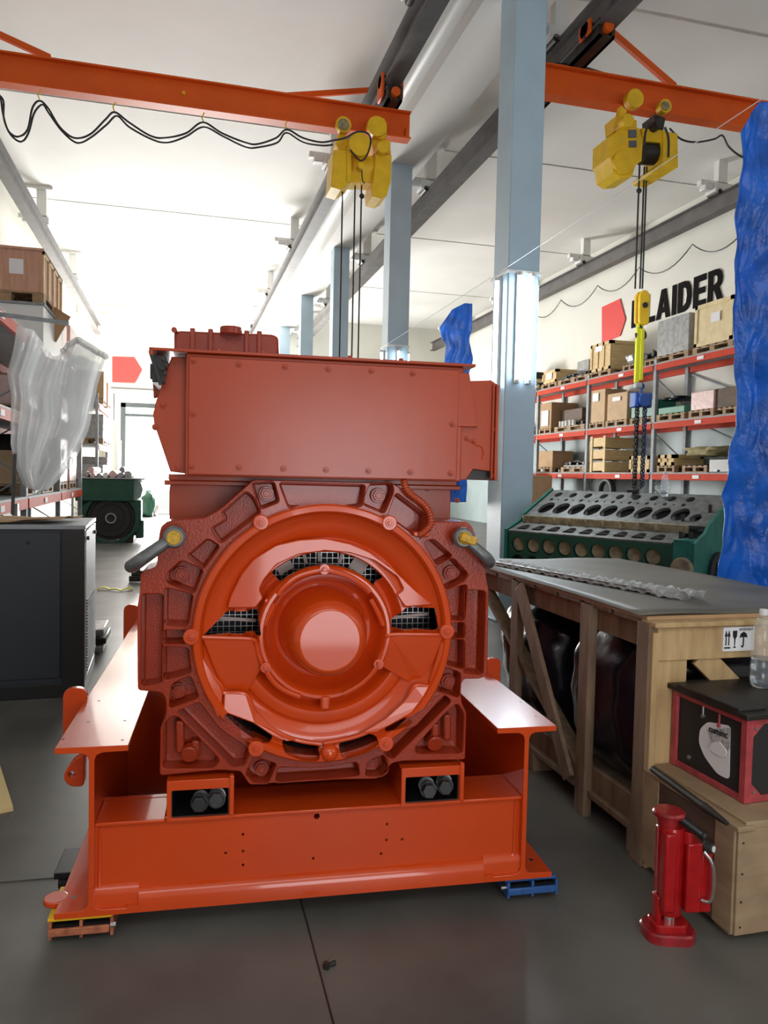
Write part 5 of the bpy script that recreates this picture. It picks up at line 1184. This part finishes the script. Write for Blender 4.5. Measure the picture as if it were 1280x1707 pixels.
# floor level
item('cardboard_box', 857, 885, 792, 0, 'tall tapered cardboard box on the floor by the column', CBD2, paper=(.4, .7, .6, .82), X=9.0, dp=.6, pal=False, zb=0)
lump('green_machine', 842, 858, 782, 0, 'dark green rounded machine behind the nearest column', GRN2, .04, 15, pal=False, cat='machine', X=9.2, dp=.6)
v = HX(1008, 812, 10.1)
tag(MB().tube([(10.15, v.y+.28*math.cos(2*PI*i/24), v.z-.1+.28*math.sin(2*PI*i/24)) for i in range(24)], .07, 10, True).build('hose_coil', BLKR), 'black coiled hose hanging under the lowest shelf beam', 'hose')

# ============================================================ LEFT SIDE
LL = [1.25, 2.3, 3.35]
rack(-1.9, -1, 7.9, 3, 2.85, LL, 'pallet rack along the left wall behind the plastic film', 3.35, 1.0)
rack(-2.05, -1, 21.2, 1, 2.85, LL, 'far pallet rack along the left wall beyond the green engine', 3.6, 1.0)
XLf = -1.9
def litem(*a, **k): return item(*a, side=-1, X=k.pop('X', XLf-.02), **k)
# crate high on the rack at the upper left
white = empty('white_crate', (-2.9, 11.95, 3.352), 0, 'white painted crate under the reddish plywood crate on the left rack', 'crate')
BX('body', (0, 0, 0), (1.0, 1.75, .58), WHTP, white, bevel=.01)
BX('lid_edge', (-.02, -.02, .58), (1.02, 1.77, .615), RACKG, white)
pallet(-2.9, 11.97, 3.97, 1.0, 1.8, 'wooden pallet under the reddish crate high on the left rack', 'l')
cr = empty('wooden_crate', (-2.9, 11.98, 4.115), 0, 'reddish plywood crate with a white paper high at the upper left', 'crate')
BX('body', (0, 0, 0), (.98, 1.8, .60), CRT3, cr, bevel=.008)
m = MB()
for y in (0, .45, .9, 1.35, 1.72): m.box((.98, y, 0), (1.0, y+.08, .6))
m.box((.98, 0, .54), (1.0, 1.8, .6)); m.build('side_batten', CRT, cr, smooth=False)
MB().box((-.02, -.02, .58), (1.0, 1.82, .62)).build('lid', CRT3, cr, bevel=.004)
a = HY(15, 430, 11.97); b = HY(39, 457, 11.97); MB().box((a.x+2.9, -.006, b.z-4.115), (b.x+2.9, -.002, a.z-4.115)).build('paper_label', PAPER, cr, smooth=False)
# brown cardboard sheet hanging off the crate
q = [HY(*p, 12.95) for p in ((85, 508), (118, 528), (93, 571), (84, 562))]
tag(MB().plate([(v.x, v.z) for v in q], [], (0, 12.95, 0), t=.02).build('cardboard_sheet', CBD, smooth=False), 'brown kinked cardboard sheet hanging beside the white crate', 'cardboard')
# small machine parts on shelf ends at left edge
parts('engine_part', 5, 50, 560, LL[2], 'dark part on the left rack beside the film', DRK, 4, 21, side=-1, X=XLf-.1) if False else None
pallet(-2.8, 8.2, LL[1]+.001, .85, 1.2, 'pallet at the left picture edge on the middle shelf', 'l')
tag(blob((-2.75, 8.3, LL[1]+.146), (-2.0, 9.3, LL[1]+.55), .04, 22).build('engine_part', DRK, angle=80), 'dark rounded part on the pallet at the left picture edge', 'machine part')
pallet(-2.8, 8.2, LL[0]+.001, .85, 1.2, 'pallet at the left picture edge on the lower shelf', 'l')
tag(blob((-2.75, 8.3, LL[0]+.146), (-2.0, 9.3, LL[0]+.6), .06, 23).build('engine_part', DRK, angle=80), 'dark part on the lower left shelf under the film', 'machine part')
rr = random.Random(3)
pos = ['second', 'third', 'fourth', 'fifth']
nm_lv = ['lower', 'middle', 'upper']
for b_ in range(1, 4):
    for li, lv in enumerate(LL):
        if b_ == 1 and li == 2: continue
        y = 7.9+b_*2.85+.25 if b_ < 3 else 21.2+(b_-3)*2.85+.25
        for k in range(2):
            h = rr.uniform(.35, .75); l = rr.uniform(.8, 1.1); mt = rr.choice([CRT, CBD, CBD2, GRWR, DRK, CRT3, PNKW])
            nm = {CRT: 'wooden crate', CBD: 'brown carton', CBD2: 'pale carton', GRWR: 'film wrapped load', DRK: 'dark machine part', CRT3: 'reddish crate', PNKW: 'pink wrapped load'}[mt]
            yy = y+k*1.25; tx = '%s %s, %s shelf, %s left rack' % (['near', 'far'][k], nm, nm_lv[li], ['second bay of the', 'third bay of the', 'first bay of the far', 'second bay of the far'][b_-1])
            pallet(-2.85, yy-.02, lv+.001, .9, l+.04, 'pallet under the '+tx, 'l')
            if mt is DRK: tag(blob((-2.8, yy, lv+.146), (-2.0, yy+l, lv+.15+h), .06, b_*10+li+k, 20).build('machine_part', mt, angle=80), tx, 'machine part')
            else:
                e = empty(nm.replace(' ', '_'), (-2.8, yy, lv+.147), 0, tx, 'box'); BX('body', (0, 0, 0), (.85, l, h), mt, e, bevel=.01)
                MB().box((.85, l*.3, h*.5), (.853, l*.5, h*.75)).build('paper_label', PAPER, e, smooth=False)
# plastic film draped from the rack
PF = lambda x, y: (lambda h: (h.x, h.z))(HY(x, y, 8.6))
Lp = [(28, 542), (20, 580), (10, 620), (18, 660), (14, 700), (13, 740), (22, 775), (38, 810), (60, 822)]
Rp = [(175, 592), (160, 640), (152, 680), (146, 715), (132, 750), (115, 778), (95, 800), (80, 815), (62, 824)]
Tp = [(28, 542), (55, 541), (72, 565), (92, 590), (105, 596), (115, 582), (135, 577), (160, 583), (175, 592)]
def lerpl(P, t): t = min(.9999, max(0, t))*(len(P)-1); i = int(t); f = t-i; return (P[i][0]*(1-f)+P[i+1][0]*f, P[i][1]*(1-f)+P[i+1][1]*f)
def filmfn(u, v, off=0):
    l, r, t = lerpl(Lp, v), lerpl(Rp, v), lerpl(Tp, u)
    x = l[0]+(r[0]-l[0])*u; y = l[1]+(r[1]-l[1])*u
    k = (1-v)**2; base = 542+(592-542)*u; y += (t[1]-base)*k
    q = PF(x, y); d = .30*math.sin(u*7+off)*(1-v*.5)+.07*math.sin(u*23+2*v+off)+.03*math.sin(u*57+3*v)+.04*math.sin(v*13+u*5)
    return (q[0], 8.6+d+off*.1, q[1])
o = MB().grid(filmfn, 90, 60).build('plastic_film', FILM, angle=80)
e = empty('plastic_cover', (0, 0, 0), 0, 'big clear plastic film cover hanging off the left rack', 'plastic cover'); o.parent = e
o = MB().grid(lambda u, v: filmfn(.04+.9*u, .03+.9*v, 1.5), 60, 40).build('plastic_film', FILM, e, angle=80)
MB().tube(smoothpath([filmfn(u/20*.45+.55, 0) for u in range(21)], 2), .035, 8).build('gathered_rim', FILM2, e)
# metal arm holding the film
tag(MB().bar((-1.9, 8.8, 3.2), (-1.15, 8.8, 3.15), .04, .04).build('support_arm', RACKG, smooth=False), 'thin steel arm that holds up the plastic film', 'arm')

# compressor cabinet in front of the rack
c0 = Vector((-2.0, 5.72, .0)); W_, D_, H_ = 1.36, .92, 1.215
Cb = empty('compressor_cabinet', c0, math.radians(1.5), 'dark grey sheet metal compressor cabinet on the left', 'cabinet')
def cb(name, a, b, mt, **k): return BX(name, a, b, mt, Cb, bevel=.004, **k)
cb('cabinet_body', (.0, .01, .08), (W_-.01, D_, H_-.03), CABM)
cb('front_panel', (.1, -.008, .14), (W_-.16, .01, H_-.05), CABM); cb('corner_post', (W_-.15, -.012, .02), (W_, .03, H_-.03), BLK)
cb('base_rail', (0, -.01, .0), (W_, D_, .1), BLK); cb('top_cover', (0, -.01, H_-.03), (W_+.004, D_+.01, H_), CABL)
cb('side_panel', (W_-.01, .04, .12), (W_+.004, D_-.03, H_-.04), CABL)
m = MB()
for k in range(24): m.box((W_+.003, .08, .16+k*.022), (W_+.012, D_-.08, .170+k*.022))
m.build('louvre', CABM, Cb, smooth=False)
for x in (W_-.95, W_-.37): MB().cyl((x, -.02, H_-.12), (x, -.006, H_-.12), .012, 12).build('panel_latch', BLK, Cb)
for y in (.12, .72): MB().cyl((W_, y, H_-.1), (W_+.02, y, H_-.1), .014, 12).build('panel_latch', BLK, Cb)
m = MB().grid(lambda u, v: (-.1+1.28*u+.1*v*u, .02+.5*v+.1*u, H_+.012+.035*abs(math.sin(u*4.2))*(1-.5*v)+.008*math.sin(v*9+u*17)), 30, 10)
o = m.build('cardboard_sheet', CBD, solid=.006); o.location = c0+Vector((0, 0, .003)); tag(o, 'curled cardboard sheets lying on top of the dark cabinet', 'cardboard')
pallet(-2.9, 6.75, 1.25, .9, 1.1, 'wooden pallet standing behind the top of the dark cabinet', 'l').location.z = 1.25
tag(BX('pallet_stack', (-2.9, 6.75, 0), (-2.0, 7.7, 1.249), DRK, bevel=.01), 'dark stack of goods hidden behind the cabinet', 'goods')
tag(MB().bar((-1.62, 8.4, 1.15), (-1.52, 8.0, 1.75), .03, .03).bar((-1.60, 8.45, 0), (-1.60, 8.45, 1.25), .05, .05).build('steel_prop', STL, smooth=False), 'slanted steel prop leaning behind the cabinet', 'prop')
# yellow board at left picture edge
q = HZ(8, 1352, .0)
tag(MB().plate([(-.62, 3.95-.0), (-1.2, 3.95), (-1.2, 4.9), (-1.0, 4.95)], [], (0, 0, 0.012), (1, 0, 0), (0, 1, 0), (0, 0, -1), t=.01).build('yellow_board', YWOOD, smooth=False), 'pale yellow board lying on the floor at the left picture edge', 'board')
A, B, Cc = HZ(-40, 1240, .02), HZ(-6, 1256, .02), HZ(22, 1345, .02); D_2 = HZ(-60, 1362, .02)
me = bpy.data.objects['yellow_board']; bpy.data.objects.remove(me)
tag(MB().plate([(p.x, p.y) for p in (A, B, Cc, D_2)], [], (0, 0, .02), (1, 0, 0), (0, 1, 0), (0, 0, -1), t=.02).build('yellow_board', YWOOD, smooth=False), 'pale yellow board lying on the floor at the left picture edge', 'board')
# things on the floor between cabinet and generator
for k in range(3):
    q = HZ(168, 1092-k*0, 0)
    tag(BX('flat_package', (q.x-.45, q.y+.02*k, .02+.07*k), (q.x+.02+.02*(k % 2), q.y+.5, .075+.07*k), [GRWR, DRK, GRWR][k], bevel=.01), ['lowest', 'middle', 'topmost'][k]+' of the flat packages piled behind the cabinet', 'package', 'flat packages behind the cabinet')
q = HZ(162, 985, 0)
m = MB().grid(lambda u, v: (q.x+.45*u, q.y+.1*v-.1*u+.06*math.sin(u*8), .012+.02*abs(math.sin(u*9))), 20, 2); tag(m.build('yellow_strap', SLING, solid=.006), 'yellow lifting strap lying on the floor beyond the cabinet', 'strap')
q = HZ(222, 972, 0)
e = empty('pump_unit', (q.x-.06, q.y, 0), 0, 'small black pallet truck part on the floor left of the generator', 'machine part')
BX('base', (0, 0, .02), (.5, .35, .1), BLK, e, bevel=.01); MB().box((.03, .05, .1), (.4, .25, .17)).cyl((.1, .1, .1), (.1, .1, .24), .05, 12).build('top_part', DRK, e, bevel=.006)

# far green engine with flywheel, rolls on top
E0 = Vector((-2.2, 18.05, 0)); FE = empty('green_engine', E0, 0, 'dark green engine with a big black flywheel near the far gate', 'engine')
def fe(name, a, b, mt, **k): return BX(name, a, b, mt, FE, bevel=.02, **k)
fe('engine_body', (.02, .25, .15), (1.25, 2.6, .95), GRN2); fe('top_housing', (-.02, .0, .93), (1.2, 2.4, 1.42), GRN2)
m = MB().plate([(1.2, .95), (1.35, 1.02), (1.4, 1.2), (1.35, 1.36), (1.2, 1.42)], [], (0, .1, 0), t=2.2); m.build('side_cover', mat('green_light_cover', (.25, .36, .32), .5), FE)
m = MB(); ring = [(.72+.66*math.cos(PI*k/4+PI/8), .55+.62*math.sin(PI*k/4+PI/8)) for k in range(8)]
m.plate(ring, [circ((.72, .55), .52, 32)], (0, .05, 0), t=.2, ch=.01); m.build('flywheel_housing', GRN2, FE)
m = MB().lathe([(.001, .0), (.06, .0), (.12, -.02), (.13, .02), (.2, .03), (.3, .03), (.31, 0), (.42, 0), (.44, .03), (.5, .03), (.5, .12)], (.72, .08, .55), 'Y', 40); m.build('flywheel', BLKR, FE)
MB().lathe([(.09, -.03), (.12, -.03), (.12, .0), (.09, .0)], (.72, .08, .55), 'Y', 24).build('hub_ring', STL, FE)
fe('side_bracket', (1.2, .1, .35), (1.36, .8, .95), GRN2); fe('side_bracket', (1.25, .1, .1), (1.42, .5, .5), GRN2); fe('tray', (-.05, -.02, 1.42), (1.42, 2.4, 1.45), RACKG)
for x in (.1, .9): fe('foot', (x, .1, 0), (x+.3, 2.4, .16), DRK)
roll_cols = [GRWR, PNKW, GRWR, WHTP, PNKW, GRWR, GRWR]
for k, (x, z, r) in enumerate(((.18, .07, .07), (.33, .055, .055), (.46, .05, .05), (.60, .06, .06), (.75, .08, .08), (.92, .065, .065), (1.08, .08, .08), (.95, .19, .06), (.3, .17, .065))):
    tag(MB().cyl((0, 0, 0), (0, 1.5, 0), r, 16).cyl((0, -.01, 0), (0, 0, 0), r*.4, 10).build('wrapped_roll', roll_cols[k % 7], loc=(E0.x+x, E0.y+.1, 1.451+z)), ['first', 'second', 'third', 'fourth', 'fifth', 'sixth', 'seventh', 'upper right', 'upper left'][k]+' roll, counted from the left, lying on the far green engine', 'roll', 'rolls on the far green engine')
# upright pale rolls near the gate
for k, (px, w2, mt) in enumerate(((168, .2, mat('roll_cream', (.62, .60, .48), .6)), (180, .32, mat('roll_white', (.85, .87, .84), .5)))):
    v = HY(px, 740, 25.0); tag(MB().lathe([(.001, 0), (w2*1.05, 0), (w2, 1.5), (w2*.75, 3.0), (w2*.6, 3.2), (.001, 3.22)], n=20).build('film_roll', mt, loc=(v.x, 25.0+k*.9, 0)), ['cream coloured', 'tall white'][k]+' roll standing upright left of the far gate', 'roll')
v = HY(191, 760, 26.5); tag(BX('leaning_board', (v.x-.17, 26.5, 0), (v.x+.2, 26.56, 2.6), CRT3), 'pinkish brown panel leaning by the post of the far gate', 'panel')
# goods in the gateway
for k, (px, h, mt) in enumerate(((244, .9, GRN2), (250, .5, PNKW), (240, .35, DRK))):
    v = HY(px, 850, 29.0); tag(blob((v.x-.25, 28.4+.62*k, 0), (v.x+.3, 28.9+.62*k, h), .08, 40+k, 18).build('goods_pile', mt, angle=80), ['dark green heap in the far gateway', 'pink wrapped heap in the far gateway', 'low dark heap in the far gateway'][k], 'goods')
# small bolt on the front floor and floor joints
v = HZ(544, 1614, 0); tag(MB().cyl((0, 0, .01), (.03, .01, .01), .009, 8).cyl((.0, 0, .0), (0, 0, .018), .012, 8).build('loose_bolt', DRK, loc=v), 'small dark bolt lying on the floor in front of the generator', 'bolt')
a = HZ(505, 1480, .001); b = HZ(555, 1707, .001)
for k, (p, q) in enumerate((((.455, 3.2), (.37, .8)), )):
    p = HZ(512, 1540, .001); q = HZ(556, 1707, .001); d = (q-p).normalized(); p = p-d*1.5; q = q+d*1.0
    struct(MB().bar((p.x, p.y, .0005), (q.x, q.y, .0005), .006, .002).build('trim_8', DRK, smooth=False))
p = HZ(0, 1471, .001); q = HZ(100, 1462, .001); struct(MB().bar(p-(q-p)*2, q+(q-p)*9, .005, .002).build('trim_9', DRK, smooth=False))
